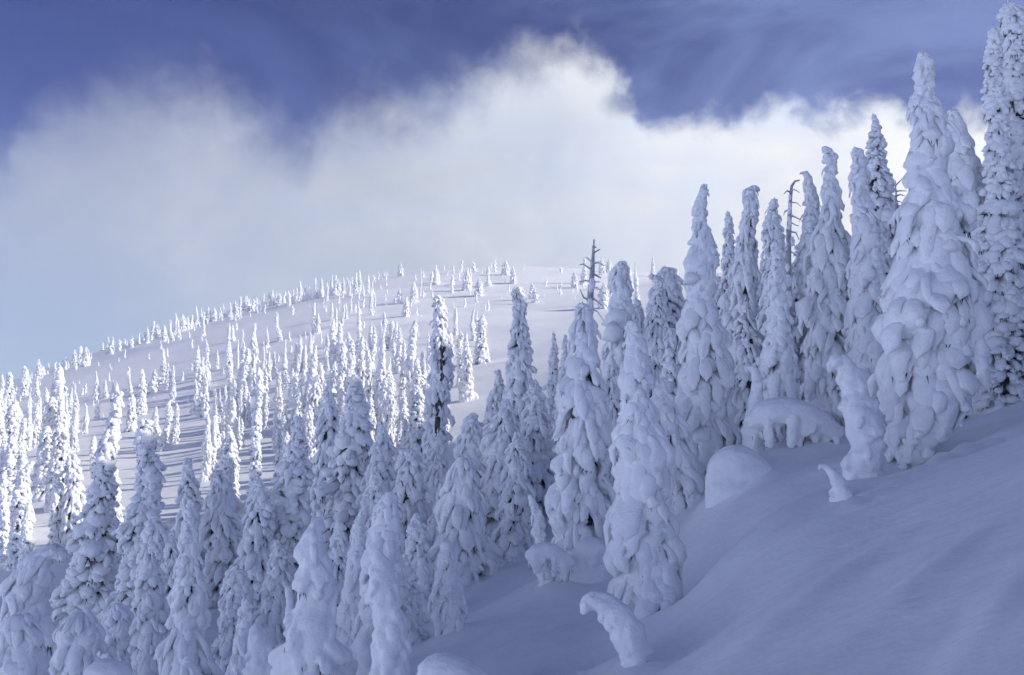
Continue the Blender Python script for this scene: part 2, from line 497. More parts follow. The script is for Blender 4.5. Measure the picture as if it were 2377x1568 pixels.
def lobes_mesh(paths, wd, th, sides, ring, seed, rough):
    """many closed quad tubes at once: paths (L, n, 3), half widths and thicknesses (L, n), side vectors (L, 3)"""
    P = np.asarray(paths, float); L, n = P.shape[:2]
    T = np.gradient(P, axis=1); T /= np.linalg.norm(T, axis=2, keepdims=True) + 1e-9
    S = np.asarray(sides, float)[:, None, :] - T * np.sum(T * np.asarray(sides)[:, None, :], axis=2, keepdims=True)
    S /= np.linalg.norm(S, axis=2, keepdims=True) + 1e-9
    Nn = np.cross(T, S)
    a = np.linspace(0, 2 * math.pi, ring, endpoint=False)
    D = S[:, :, None, :] * (np.cos(a)[None, None, :, None] * np.asarray(wd)[:, :, None, None]) + Nn[:, :, None, :] * (np.sin(a)[None, None, :, None] * np.asarray(th)[:, :, None, None])
    V = P[:, :, None, :] + D
    flat = V.reshape(-1, 3)
    wl = float(np.mean(wd)) * 3.2
    k = 1 + rough * (lump(flat, seed, wl) + 0.6 * lump(flat, seed + 1, wl * 0.4))
    V = (P[:, :, None, :] + D * k.reshape(L, n, ring)[..., None]).reshape(-1, 3)
    base = (np.arange(L) * n * ring)[:, None, None]
    j = (np.arange(n - 1) * ring)[None, :, None]; q = np.arange(ring)[None, None, :]; q2 = (q + 1) % ring
    F = np.stack([base + j + q, base + j + q2, base + j + ring + q2, base + j + ring + q], -1).reshape(-1, 4)
    return V, F


def tree_shapes(P0, R0, style, seed, size=1.0, ring=8, n=7, tuft=1.0, back=0.8, fused=False):
    """spine P0 (top to foot), radius R0. Returns (fused shapes or None, (verts, quads) or None, foliage)"""
    st = dict(STYLES[style]); rs = np.random.default_rng(seed)
    st['fused'] = st['fused'] or fused
    P, R, q = resample(P0, R0, 44)
    Ltot = q[-1]
    ph = rs.uniform(0, 6.28, 4)
    wob = 1 + 0.08 * np.sin(q * 4.1 / size + ph[0]) + 0.07 * np.sin(q * 9.7 / size + ph[1])
    R = R * wob
    core = R * st['core']
    thin_q = np.clip((R - 0.05 * size) / (0.16 * size), 0, 1)
    core = core * thin_q + R * 0.62 * (1 - thin_q)
    loc = lambda t: (np.array([np.interp(t, q, P[:, k]) for k in range(3)]), float(np.interp(t, q, R)))
    bl_v, bl_f, nb = [], [], 0
    paths, wds, ths, sides = [], [], [], []
    sp_ = np.linspace(0, 1, n)
    prof = np.interp(sp_, [0, 0.12, 0.35, 0.65, 0.88, 0.96, 1.0], [0.25, 0.62, 0.88, 1.05, 0.98, 0.62, 0.05])
    t = 0.012 * Ltot
    while t < Ltot * 0.99:
        c, r = loc(t)
        thin = min(1.0, max(0.0, (r - 0.07 * size) / (0.20 * size)))
        rc = min(r, 0.50 * size)
        hw_r = rc * (st['hw'] * thin + 0.55 * (1 - thin))
        ln_r = rc * (st['ln'] * thin + 1.0 * (1 - thin))
        nrow = max(2, int(round(2 * math.pi * r / (2 * hw_r) * st['cov'])))
        off = rs.uniform(0, 6.28)
        for k in range(nrow):
            phi = off + 2 * math.pi * (k + rs.uniform(-0.4, 0.4)) / nrow
            dirn = np.array([math.cos(phi), math.sin(phi), 0.0]); side = np.array([-math.sin(phi), math.cos(phi), 0.0])
            if dirn[1] > 0.30 and rs.random() < back:
                continue
            f = rs.uniform(*st['reach']) * (1 + 0.12 * math.sin(phi * 2 + ph[2] + 3 * t / size)) * (1.0 + (0.25 if rs.random() < 0.05 else 0))
            hw = hw_r * rs.lognormal(0, 0.36)
            ln = ln_r * rs.uniform(0.60, 1.60)
            fl = rs.uniform(*st['flat'])
            t0 = t + rs.uniform(-0.5, 0.5) * st['row'] * ln_r
            sway = rs.normal(0, 0.20) * ln
            u_ = sp_ ** st['droop']
            tt = np.clip(t0 + ln * u_, 0, Ltot)
            cc = np.stack([np.interp(tt, q, P[:, m_]) for m_ in range(3)], 1); rr = np.interp(tt, q, R)
            g = np.sin(np.minimum(1.0, sp_ * 1.3) * math.pi / 2)
            rho = 0.30 * r * (1 - g) + np.maximum(f * rr - hw * fl, 0.25 * rr) * g + st['out'] * hw * sp_ * sp_
            path = cc + dirn * rho[:, None] + side * (sway * sp_ * sp_)[:, None]
            path[:, 2] += 0.14 * ln * (1 - sp_)
            paths.append(path); wds.append(hw * prof); ths.append(hw * fl * prof); sides.append(side + np.array([0, 0, rs.normal(0, 0.2)]))
            # smaller clots of snow on the bough
            if thin > 0.5 and rs.random() < 0.30 and not st['fused']:
                i0 = rs.integers(n // 2, n - 1)
                h2 = hw * rs.uniform(0.35, 0.6)
                p0 = path[i0] + side * hw * rs.uniform(-1.0, 1.0) + dirn * hw * fl * 0.5
                p1 = p0 + np.array([0, 0, -1]) * h2 * rs.uniform(1.2, 2.6) + dirn * rs.normal(0, 0.3) * h2 + side * rs.normal(0, 0.5) * h2
                paths.append(p0 + (p1 - p0) * sp_[:, None]); wds.append(h2 * prof); ths.append(h2 * 0.8 * prof); sides.append(side)
            if rs.random() < st['tuft'] * tuft * (0.3 + 0.7 * thin):
                for _ in range(6):
                    p0 = path[-2] - dirn * hw * fl * rs.uniform(-0.1, 0.9) + side * hw * rs.uniform(-0.8, 0.8)
                    l = hw * rs.uniform(0.8, 1.7)
                    p1 = p0 + np.array([0, 0, -l]) + side * rs.normal(0, 0.3) * l + dirn * rs.normal(0.0, 0.2) * l
                    wv = side * hw * 0.12; uv = dirn * hw * 0.12
                    bl_v.append(np.array([p0 + wv, p0 - wv, p0 + uv, p1])); bl_f += [(nb, nb + 1, nb + 3), (nb + 1, nb + 2, nb + 3), (nb + 2, nb, nb + 3)]
                    nb += 4
        t += st['row'] * ln_r * rs.uniform(0.8, 1.2)
    fr = np.maximum(R * st['fol'] * np.clip((q / Ltot - 0.05) * 7, 0.15, 1), 0.01)
    fv, ff = tube(P[3:], fr[3:], fr[3:], ring=13)
    mid_ = np.repeat(P[3:], 13, axis=0)
    fv[:-2] = mid_ + (fv[:-2] - mid_) * (1 + rs.uniform(-0.25, 0.22, (len(mid_), 1)))
    fol = [(fv, ff)]
    if bl_v:
        fol.append((np.vstack(bl_v), bl_f))
    if st['fused']:
        shapes = [tube(P, core, core, ring=12)]
        for pa, w_, h_, s_ in zip(paths, wds, ths, sides):
            shapes.append(tube(pa, np.maximum(w_, 1e-3), np.maximum(h_, 1e-3), side=s_, ring=8))
        return shapes, None, merge(fol)
    V, F = lobes_mesh(paths, wds, ths, sides, ring, seed, 0.17)
    V2, F2 = lobes_mesh([P], [core * np.clip((q / Ltot) * 30, 0.05, 1)], [core * np.clip((q / Ltot) * 30, 0.05, 1)], [np.array([1.0, 0.1, 0])], 10, seed + 5, 0.06)
    return None, (np.vstack([V, V2]), np.vstack([F, F2 + len(V)])), merge(fol)


def quad_mesh(name, V, F):
    me = bpy.data.meshes.new(name)
    me.vertices.add(len(V)); me.vertices.foreach_set('co', V.astype(np.float32).ravel())
    me.loops.add(F.size); me.loops.foreach_set('vertex_index', F.astype(np.int32).ravel())
    me.polygons.add(len(F)); me.polygons.foreach_set('loop_start', np.arange(0, F.size, 4, dtype=np.int32))
    me.update(calc_edges=True)
    me.polygons.foreach_set('use_smooth', np.ones(len(F), bool)); me.update()
    return me


DIRECT = {}
JOBS = []          # (key, verts, faces, voxel, rough, seed)


def queue_fuse(key, shapes, voxel, rough, seed, soft=2):
    v, f = merge(shapes)
    me = bpy.data.meshes.new('raw'); me.from_pydata(v.tolist(), [], f)
    ob = bpy.data.objects.new('raw', me); COL.objects.link(ob)
    md = ob.modifiers.new('r', 'REMESH'); md.mode = 'VOXEL'; md.voxel_size = voxel; md.adaptivity = 0.0
    sm = ob.modifiers.new('s', 'SMOOTH'); sm.factor = 0.5; sm.iterations = soft
    JOBS.append((key, ob, voxel, rough, seed))


def run_fuses():
    """fuse all queued shapes in one evaluation; returns key -> mesh"""
    dg = bpy.context.evaluated_depsgraph_get(); dg.update()
    res = {}
    for key, ob, voxel, rough, seed in JOBS:
        me = bpy.data.meshes.new_from_object(ob.evaluated_get(dg), depsgraph=dg)
        n = len(me.vertices)
        co = np.empty(n * 3, np.float32); me.vertices.foreach_get('co', co); co = co.reshape(-1, 3).astype(float)
        no = np.empty(n * 3, np.float32); me.vertex_normals.foreach_get('vector', no); no = no.reshape(-1, 3)
        h = rough * (0.7 * lump(co, seed, 0.42 * max(1, rough / 0.03)) + 0.35 * lump(co, seed + 1, 0.16 * max(1, rough / 0.03)))
        co = co + no * h[:, None]
        me.vertices.foreach_set('co', co.astype(np.float32).ravel())
        me.polygons.foreach_set('use_smooth', np.ones(len(me.polygons), bool))
        me.update()
        res[key] = me
    for key, ob, *_ in JOBS:
        raw = ob.data
        bpy.data.objects.remove(ob); bpy.data.meshes.remove(raw)
    JOBS.clear()
    return res


def thing(name, label, cat, loc, group=None):
    o = bpy.data.objects.new(name, None); COL.objects.link(o)
    o.location = loc; o['label'] = label; o['category'] = cat
    o.empty_display_size = 0.3
    if group:
        o['group'] = group
    return o


def part(name, me, parent, mat=None):
    o = bpy.data.objects.new(name, me); COL.objects.link(o); o.parent = parent
    if mat is not None and not me.materials:
        me.materials.append(mat)
    return o


# every entry: name, label, depth, spine [(px, py, half width px) top to foot], style, size of the lobes
HERO = [
    # the slender tree in front and the stand on the bank, from the near ones back
    ('snowy_tree', 'tall slender snow-plastered conifer on the bank just behind the bent sapling', 18.2, [(1463, 742, 9), (1470, 775, 20), (1476, 850, 35), (1480, 950, 42), (1484, 1050, 62), (1490, 1130, 74), (1490, 1220, 74), (1500, 1320, 86), (1502, 1445, 92)], 'pillow', 1.0),
    ('snowy_tree', 'broad snow-draped conifer standing close behind the slender tree, half hidden by it', 24.5, [(1528, 880, 12), (1535, 930, 32), (1548, 1000, 52), (1562, 1080, 62), (1575, 1150, 60)], 'draped', 1.0),
    ('snowy_tree', 'wide snow-draped conifer in front of the dead snag, full to the ground', 24.0, [(1352, 700, 16), (1356, 760, 30), (1354, 850, 46), (1352, 950, 60), (1350, 1050, 66), (1348, 1150, 72), (1345, 1262, 76)], 'draped', 0.95),
    ('snowy_tree', 'huge snow-laden conifer on the bank, tallest and widest with its foot in full view', 20.0, [(2142, 115, 14), (2144, 160, 22), (2146, 230, 28), (2152, 310, 42), (2152, 400, 52), (2158, 500, 66), (2160, 600, 86), (2156, 700, 112), (2152, 800, 116), (2148, 900, 112), (2138, 980, 88), (2105, 1070, 48)], 'pillow', 1.15),
    ('snowy_tree', 'twin-tipped sloping snow-laden conifer tucked behind the huge conifer', 26.0, [(2214, 248, 8), (2222, 300, 24), (2236, 400, 46), (2262, 500, 70), (2282, 600, 92), (2290, 720, 108), (2280, 850, 110), (2260, 960, 90)], 'pillow', 1.1),
    ('snowy_tree', 'thin spire with a sunlit edge beside the trunk-thick tree at the edge of the picture', 25.0, [(2306, 55, 10), (2312, 110, 22), (2314, 200, 25), (2314, 300, 30), (2316, 420, 36), (2320, 560, 60), (2325, 700, 85), (2330, 880, 100)], 'puffs', 0.9),
    ('snowy_tree', 'tallest snow-laden conifer, rising past the upper edge of the picture', 26.5, [(2342, -4, 16), (2350, 40, 30), (2358, 150, 34), (2362, 300, 40), (2372, 450, 60), (2385, 600, 84), (2395, 780, 110), (2400, 940, 120)], 'puffs', 1.1),
    ('snowy_tree', 'pointed cone-shaped snowy conifer with a sharp tip between the huge conifer and the knobbly tree', 31.0, [(2027, 262, 4), (2028, 300, 12), (2032, 360, 24), (2040, 430, 42), (2044, 520, 54), (2040, 640, 60), (2035, 800, 70), (2030, 960, 76)], 'puffs', 0.95),
    ('snowy_tree', 'narrow round-topped snowy column leaning on the pointed cone tree', 25.0, [(1992, 335, 10), (1994, 370, 16), (2000, 450, 24), (2008, 550, 34), (2012, 660, 42), (2012, 800, 48), (2020, 1020, 58)], 'pillow', 0.9),
    ('snowy_tree', 'knobbly snow-laden conifer with a crooked head and a wide body', 32.0, [(1918, 337, 12), (1930, 360, 16), (1924, 410, 16), (1926, 470, 26), (1925, 540, 40), (1922, 640, 54), (1922, 740, 66), (1918, 850, 66), (1905, 960, 56)], 'draped', 1.15),
    ('snowy_tree', 'narrow leaning snowy tree whose bent tip points at the dead snag', 33.0, [(1856, 404, 8), (1868, 402, 10), (1880, 425, 14), (1884, 480, 18), (1880, 540, 24), (1885, 640, 34), (1890, 960, 46)], 'pillow', 0.9),
    ('snowy_tree', 'smooth pale narrow cone of snow in front of the dark gap in the stand', 25.0, [(1800, 560, 10), (1802, 620, 18), (1803, 700, 24), (1806, 780, 33), (1810, 860, 39), (1816, 950, 46)], 'pillow', 0.9),
    ('snowy_tree', 'snowy conifer with two round tips right behind the smooth pale cone', 33.0, [(1796, 460, 9), (1794, 500, 20), (1796, 560, 28), (1800, 640, 36), (1806, 760, 46), (1810, 980, 56)], 'shaggy', 1.05),
    ('snowy_tree', 'snowy tree with a rounded hood hooked over at its top', 35.0, [(1764, 452, 7), (1755, 434, 11), (1742, 440, 14), (1738, 480, 20), (1735, 560, 26), (1733, 660, 34), (1732, 800, 44), (1738, 1000, 54)], 'draped', 1.0),
    ('snowy_tree', 'thin twisted snowy spire between the hooded tree and the lumpy spire', 38.0, [(1686, 490, 5), (1692, 510, 10), (1690, 560, 14), (1694, 620, 22), (1700, 760, 34), (1705, 980, 46)], 'shaggy', 1.0),
    ('snowy_tree', 'lumpy snow spire with a round burl hanging near its ragged tip', 26.5, [(1636, 424, 4), (1630, 450, 10), (1622, 490, 17), (1630, 540, 24), (1634, 580, 32), (1622, 640, 32), (1624, 720, 42), (1632, 800, 54), (1636, 900, 66), (1632, 980, 74), (1628, 1070, 78)], 'pillow', 1.05),
    ('snowy_tree', 'cluster-topped snowy conifer with several knobbed tips on the skyline', 43.0, [(1545, 620, 16), (1548, 650, 30), (1545, 700, 46), (1540, 800, 56), (1535, 900, 62), (1530, 1050, 66)], 'shaggy', 1.25),
    ('snowy_tree', 'small snowy tree with a ball-shaped drooping tip beside the cluster-topped conifer', 40.0, [(1508, 650, 6), (1517, 640, 8), (1527, 656, 10), (1528, 700, 18), (1520, 800, 34), (1515, 1000, 44)], 'shaggy', 1.1),
    ('snowy_tree', 'blunt snow pillar with a slanted cap and a small side point', 41.0, [(1444, 606, 12), (1442, 640, 22), (1440, 700, 28), (1438, 780, 34), (1438, 880, 42), (1436, 1060, 52)], 'pillow', 1.25),
    ('snowy_tree', 'twin-horned broken-topped snowy tree against the sunlit slope', 46.0, [(1200, 664, 9), (1204, 700, 18), (1206, 760, 20), (1206, 830, 30), (1204, 920, 44), (1200, 1040, 54), (1198, 1180, 62)], 'shaggy', 1.5),
    ('snowy_tree', 'tall snowy tree with a hooked top, one side dark and the other sunlit', 51.0, [(1016, 682, 5), (1018, 700, 14), (1020, 740, 18), (1024, 800, 28), (1022, 880, 32), (1014, 960, 32), (1010, 1060, 34), (1006, 1200, 48)], 'shaggy', 1.55),
    ('snowy_tree', 'thin pointed snowy tree in front of the twin-horned tree', 56.0, [(1285, 770, 3), (1286, 800, 8), (1284, 880, 16), (1282, 1000, 24), (1280, 1100, 30)], 'shaggy', 1.4),
    ('snowy_tree', 'thin pointed snowy tree nestled against the wide draped conifer', 54.0, [(1311, 776, 3), (1312, 810, 9), (1310, 900, 18), (1306, 1010, 28), (1304, 1110, 34)], 'shaggy', 1.4),
    # the dark thicket below the bank
    ('snowy_tree', 'shaggy snowy conifer in the shaded thicket behind the small blunt stump tree', 29.0, [(1078, 1062, 20), (1074, 1100, 40), (1072, 1180, 56), (1072, 1260, 72), (1070, 1340, 84), (1064, 1450, 92)], 'draped', 1.05),
    ('snowy_tree', 'blunt snow-plastered stump tree at the foot of the open slope', 21.5, [(1038, 1258, 16), (1038, 1300, 26), (1040, 1370, 33), (1044, 1430, 36), (1046, 1505, 38)], 'pillow', 0.9),
    ('snowy_tree', 'shaggy dark-gapped conifer deep in the shaded thicket under the twin-horned tree', 35.0, [(1175, 925, 10), (1172, 980, 34), (1170, 1080, 54), (1166, 1180, 66), (1160, 1330, 76)], 'shaggy', 1.25),
    ('snowy_tree', 'shaggy snowy conifer between the twin-horned tree and the wide draped conifer', 37.0, [(1240, 880, 8), (1242, 930, 26), (1244, 1020, 40), (1246, 1120, 50), (1244, 1320, 58)], 'shaggy', 1.25),
    ('snowy_tree', 'small sunlit-tipped snowy tree at the edge of the sunny gap', 48.0, [(1156, 856, 6), (1158, 880, 12), (1152, 940, 24), (1146, 1040, 36), (1140, 1210, 46)], 'shaggy', 1.5),
    ('snowy_tree', 'round-shouldered snowy conifer below the half dark tree', 36.0, [(1098, 958, 10), (1096, 990, 28), (1092, 1080, 44), (1086, 1180, 54), (1082, 1330, 62)], 'shaggy', 1.3),
    ('snowy_tree', 'shaded shaggy conifer standing behind the hooked twin of the valley edge', 34.0, [(952, 1040, 16), (952, 1080, 36), (950, 1160, 50), (950, 1260, 62), (946, 1400, 74)], 'shaggy', 1.2),
    ('snowy_tree', 'large clumpy snowy conifer in the middle of the shaded thicket', 46.0, [(822, 868, 8), (824, 920, 24), (824, 1000, 42), (820, 1080, 60), (816, 1160, 74), (812, 1310, 86)], 'puffs', 1.6),
    ('snowy_tree', 'grey snowy conifer leaning close to the large clumpy one', 52.0, [(764, 880, 6), (765, 920, 18), (764, 1000, 30), (762, 1090, 42), (760, 1240, 52)], 'shaggy', 1.5),
    ('snowy_tree', 'shaded snowy conifer just above the dome-headed tree', 34.0, [(690, 962, 7), (690, 1020, 22), (686, 1090, 38), (676, 1180, 50), (664, 1300, 56), (650, 1440, 60)], 'puffs', 1.15),
    ('snowy_tree', 'stout shaggy conifer with a round knob on its shoulder', 38.0, [(504, 1088, 10), (510, 1120, 26), (514, 1180, 40), (520, 1260, 50), (526, 1400, 58)], 'shaggy', 1.3),
    ('snowy_tree', 'dark-gapped shaggy conifer squeezed between two round-headed trees', 33.0, [(600, 1110, 8), (602, 1160, 28), (600, 1250, 44), (596, 1340, 54), (590, 1460, 62)], 'shaggy', 1.15),
    ('snowy_tree', 'dark-gapped shaggy conifer in the deep shade between the dome-headed and the hooded tree', 27.0, [(786, 1210, 8), (786, 1260, 24), (784, 1340, 38), (782, 1430, 46), (778, 1560, 52)], 'shaggy', 1.1),
    ('snowy_tree', 'shaggy conifer filling the deep shade behind the hooded tree on its uphill side', 26.0, [(968, 1190, 8), (968, 1240, 24), (970, 1310, 38), (972, 1400, 46), (972, 1520, 54)], 'shaggy', 1.1),
    ('snowy_tree', 'grey shaggy conifer in the thicket beneath the tall half sunlit tree', 41.0, [(1018, 1010, 6), (1018, 1050, 20), (1016, 1120, 36), (1012, 1200, 48), (1008, 1330, 56)], 'shaggy', 1.35),
    ('snowy_tree', 'clumpy snowy conifer in the thicket above the hooded tree', 40.0, [(890, 985, 8), (890, 1030, 26), (888, 1110, 42), (884, 1200, 54), (880, 1340, 62)], 'shaggy', 1.35),
    ('snowy_tree', 'grey clumpy conifer wedged low in the thicket beside the knobbed shaggy conifer', 43.0, [(440, 1060, 6), (442, 1100, 18), (442, 1180, 32), (440, 1260, 42), (438, 1370, 48)], 'shaggy', 1.35),
    ('snowy_tree', 'dark-gapped conifer in the shade behind the blunt stump tree, next to the wide draped conifer', 32.0, [(1200, 1000, 8), (1200, 1060, 26), (1198, 1140, 42), (1194, 1230, 52), (1188, 1370, 58)], 'shaggy', 1.15),
    ('snowy_tree', 'shaded shaggy conifer low in the thicket in front of the grey clumpy ones', 31.0, [(870, 1080, 8), (870, 1130, 24), (868, 1200, 38), (862, 1300, 50), (856, 1460, 58)], 'shaggy', 1.15),
    ('snowy_tree', 'small shaggy conifer in the shade between the knob-topped and the pale lumpy tree', 30.0, [(404, 1230, 6), (404, 1270, 18), (402, 1340, 32), (400, 1430, 40), (396, 1530, 46)], 'shaggy', 1.1),
    ('snowy_tree', 'shaggy conifer in deep shade behind the dome-headed tree on its downhill side', 28.0, [(644, 1250, 6), (644, 1290, 20), (642, 1360, 34), (638, 1440, 44), (632, 1570, 50)], 'shaggy', 1.1),
    ('snowy_tree', 'dark tree filling the gap between the smooth pale cone and the knobbly conifer', 37.0, [(1858, 560, 8), (1858, 620, 24), (1860, 720, 38), (1862, 820, 46), (1862, 1010, 54)], 'shaggy', 1.2),
    ('snowy_tree', 'dark-gapped conifer between the lumpy spire and the smooth pale cone', 34.0, [(1730, 700, 8), (1732, 740, 22), (1736, 820, 36), (1738, 900, 44), (1740, 1030, 50)], 'shaggy', 1.1),
    ('snowy_tree', 'conifer in the shade behind the slender tree and the lumpy spire', 33.0, [(1560, 760, 8), (1560, 810, 24), (1556, 900, 38), (1552, 990, 48), (1548, 1130, 54)], 'shaggy', 1.15),
    ('snowy_tree', 'shaded conifer between the blunt snow pillar and the slender tree', 37.0, [(1420, 830, 8), (1420, 880, 24), (1418, 960, 38), (1416, 1060, 48), (1414, 1180, 54)], 'shaggy', 1.2),
    ('snowy_tree', 'shaggy conifer with bare lower twigs on the uphill side of the huge conifer', 26.0, [(2330, 560, 10), (2326, 620, 30), (2318, 700, 46), (2306, 790, 58), (2292, 900, 62)], 'shaggy', 1.0),
    ('snowy_tree', 'shaded conifer closing the gap between the slanted-cap pillar and the cluster-topped conifer', 46.0, [(1480, 690, 7), (1482, 740, 18), (1479, 820, 32), (1482, 920, 41), (1480, 1120, 46)], 'shaggy', 1.25),
    ('snowy_tree', 'shaded conifer between the cluster-topped conifer and the lumpy spire', 44.0, [(1596, 690, 7), (1598, 740, 20), (1595, 820, 35), (1598, 920, 45), (1596, 1120, 50)], 'shaggy', 1.25),
    ('snowy_tree', 'conifer in the shade between the lumpy spire and the thin twisted spire', 42.0, [(1662, 640, 7), (1664, 690, 17), (1661, 770, 30), (1664, 870, 39), (1662, 1070, 44)], 'shaggy', 1.25),
    ('snowy_tree', 'conifer in the shade between the hooked-over tree and the two round tips', 41.0, [(1770, 600, 7), (1772, 650, 17), (1769, 730, 30), (1772, 830, 39), (1770, 1030, 44)], 'shaggy', 1.25),
    ('snowy_tree', 'conifer in the shade under the comb-like bare dead tree', 40.0, [(1846, 640, 7), (1848, 690, 18), (1845, 770, 32), (1848, 870, 41), (1846, 1070, 46)], 'shaggy', 1.25),
    ('snowy_tree', 'dark-gapped conifer between the knobbly conifer and the round-topped column', 38.0, [(1966, 540, 7), (1968, 590, 17), (1965, 670, 30), (1968, 770, 39), (1966, 970, 44)], 'shaggy', 1.25),
    ('snowy_tree', 'conifer in the shade behind the huge conifer on its downhill side', 34.0, [(2086, 560, 7), (2088, 610, 20), (2085, 690, 35), (2088, 790, 45), (2086, 990, 50)], 'shaggy', 1.25),
    ('snowy_tree', 'sloping shaded conifer between the twin-tipped conifer and the thin sunlit-edged spire', 33.0, [(2262, 420, 7), (2264, 470, 24), (2261, 550, 42), (2264, 650, 54), (2262, 850, 60)], 'shaggy', 1.25),
    ('snowy_tree', 'shaded conifer at the picture edge below the tallest conifer', 30.0, [(2372, 640, 7), (2374, 690, 24), (2371, 770, 42), (2374, 870, 54), (2372, 1070, 60)], 'shaggy', 1.25),
    # close trees along the lower edge
    ('snowy_tree', 'dome-headed snow-plastered tree with a wide hump of snow at its foot', 15.0, [(737, 1206, 16), (728, 1240, 30), (726, 1290, 36), (734, 1350, 48), (732, 1410, 50), (728, 1470, 60), (720, 1540, 84), (716, 1640, 104), (714, 1760, 110)], 'smooth', 0.95),
    ('snowy_tree', 'snow tree with a rounded hood and a hanging side lump', 18.5, [(908, 1142, 14), (902, 1165, 28), (898, 1210, 38), (896, 1280, 46), (892, 1370, 54), (890, 1480, 62), (888, 1640, 70)], 'pillow', 0.95),
    ('snowy_tree', 'smooth blunt snow column in front of the hooded tree', 14.0, [(876, 1276, 12), (880, 1300, 22), (888, 1360, 32), (898, 1430, 40), (904, 1500, 46), (906, 1580, 50), (906, 1740, 56)], 'smooth', 0.85),
    ('snowy_tree', 'narrow lumpy snow tree next to the hooded tree on its downhill side', 20.5, [(838, 1190, 6), (832, 1220, 14), (830, 1280, 22), (826, 1360, 30), (822, 1450, 36), (820, 1620, 44)], 'pillow', 0.85),
    ('snowy_tree', 'leaning snow-laden conifer with stacked puffs, tip tilted towards the knob-topped tree', 36.0, [(277, 905, 7), (272, 940, 14), (258, 1010, 20), (244, 1090, 27), (234, 1170, 36), (222, 1250, 52), (212, 1330, 68), (204, 1450, 82)], 'puffs', 1.2),
    ('snowy_tree', 'knob-topped snowy conifer with a sunlit round head', 34.0, [(337, 970, 12), (336, 1000, 22), (342, 1050, 26), (340, 1120, 36), (332, 1200, 46), (326, 1300, 56), (320, 1450, 66)], 'puffs', 1.1),
    ('snowy_tree', 'shaggy snow-clumped tree in front of the knob-topped conifer', 25.5, [(356, 1196, 10), (354, 1240, 24), (352, 1310, 32), (350, 1400, 40), (346, 1500, 46), (342, 1600, 50)], 'shaggy', 1.05),
    ('snowy_tree', 'pale lumpy snow tree with a finger-like side branch', 20.0, [(440, 1158, 8), (440, 1200, 16), (440, 1270, 24), (440, 1350, 38), (438, 1420, 48), (434, 1500, 54), (432, 1680, 60)], 'draped', 0.85),
    ('snowy_tree', 'small narrow snow tree beside the pale lumpy one', 18.5, [(572, 1386, 6), (568, 1420, 14), (564, 1470, 22), (560, 1540, 30), (556, 1680, 38)], 'draped', 0.8),
    ('snowy_tree', 'stubby rounded snow-plastered tree at the lower edge beside the small narrow snow tree', 17.0, [(594, 1452, 12), (600, 1475, 24), (606, 1530, 32), (606, 1600, 36), (604, 1700, 42)], 'smooth', 0.8),
    ('snowy_tree', 'grey shaggy conifer deep in shade between the stump tree and the half sunlit one', 33.0, [(1026, 1120, 6), (1026, 1160, 20), (1024, 1240, 36), (1020, 1330, 46), (1016, 1440, 52)], 'shaggy', 1.15),
    ('snowy_tree', 'low shaggy conifer in the darkest shade behind the smooth blunt column', 23.0, [(940, 1290, 6), (942, 1330, 20), (944, 1400, 34), (946, 1480, 42), (948, 1590, 48)], 'shaggy', 1.0),
    ('snowy_tree', 'shaded clumpy tree behind the small narrow snow tree', 23.0, [(546, 1310, 10), (544, 1350, 24), (540, 1420, 36), (536, 1500, 42), (532, 1640, 48)], 'shaggy', 0.95),
    ('snowy_tree', 'thick bowed tree buried under a long arch of snow', 26.0, [(146, 1310, 14), (128, 1280, 26), (100, 1290, 36), (72, 1340, 44), (52, 1420, 54), (44, 1560, 62), (44, 1640, 62)], 'pillow', 1.1),
    ('snowy_tree', 'hooded snow figure low in the corner of the picture', 16.0, [(50, 1424, 30), (46, 1450, 42), (46, 1500, 46), (46, 1580, 50), (46, 1760, 56)], 'pillow', 1.0),
    ('snowy_tree', 'wide dome of snow on a stunted tree with dark twigs beneath', 21.0, [(186, 1420, 26), (184, 1445, 44), (184, 1490, 52), (184, 1560, 54), (182, 1680, 58)], 'draped', 0.9),
    ('snowy_tree', 'rounded snow-capped shrub tree tucked against the shaggy snow-clumped tree', 23.5, [(266, 1402, 16), (268, 1425, 34), (268, 1470, 38), (266, 1530, 38), (262, 1630, 44)], 'draped', 0.9),
    # sunlit group in the valley below
    ('snowy_tree', 'broad sunlit snow-ragged conifer with side arms in the valley stand', 57.0, [(163, 1050, 6), (168, 1080, 20), (170, 1130, 24), (166, 1200, 28), (160, 1260, 30), (156, 1350, 34)], 'shaggy', 1.6),
    ('snowy_tree', 'sunlit snow column with dark needles showing at its foot in the valley stand', 57.0, [(130, 1098, 7), (134, 1130, 13), (134, 1180, 17), (130, 1250, 22), (124, 1350, 28)], 'shaggy', 1.6),
    ('snowy_tree', 'tilted bright snow spire, tallest in the valley stand below the leaning conifer', 55.0, [(72, 1070, 6), (62, 1100, 13), (52, 1150, 15), (44, 1210, 20), (38, 1280, 24), (34, 1370, 28)], 'puffs', 1.6),
    ('snowy_tree', 'short bright snow column at the edge of the valley stand', 56.0, [(8, 1142, 6), (10, 1180, 13), (10, 1230, 16), (8, 1290, 20), (6, 1370, 24)], 'puffs', 1.6),
    ('snowy_tree', 'small bright sunlit snow tree under the leaning conifer', 66.0, [(266, 1086, 6), (268, 1120, 12), (270, 1160, 14), (270, 1215, 18), (268, 1290, 20)], 'puffs', 1.6),
    ('snowy_tree', 'shadowed slim conifer in the middle of the valley stand', 52.0, [(66, 1160, 4), (66, 1200, 10), (64, 1260, 16), (62, 1370, 22)], 'shaggy', 1.5),
    ('snowy_tree', 'long thin sunlit snow spire standing free above the thicket', 66.0, [(603, 852, 5), (606, 880, 9), (602, 940, 11), (598, 1020, 12), (594, 1100, 16), (588, 1210, 20)], 'puffs', 1.7),
    # small plants and buried things on the near slope
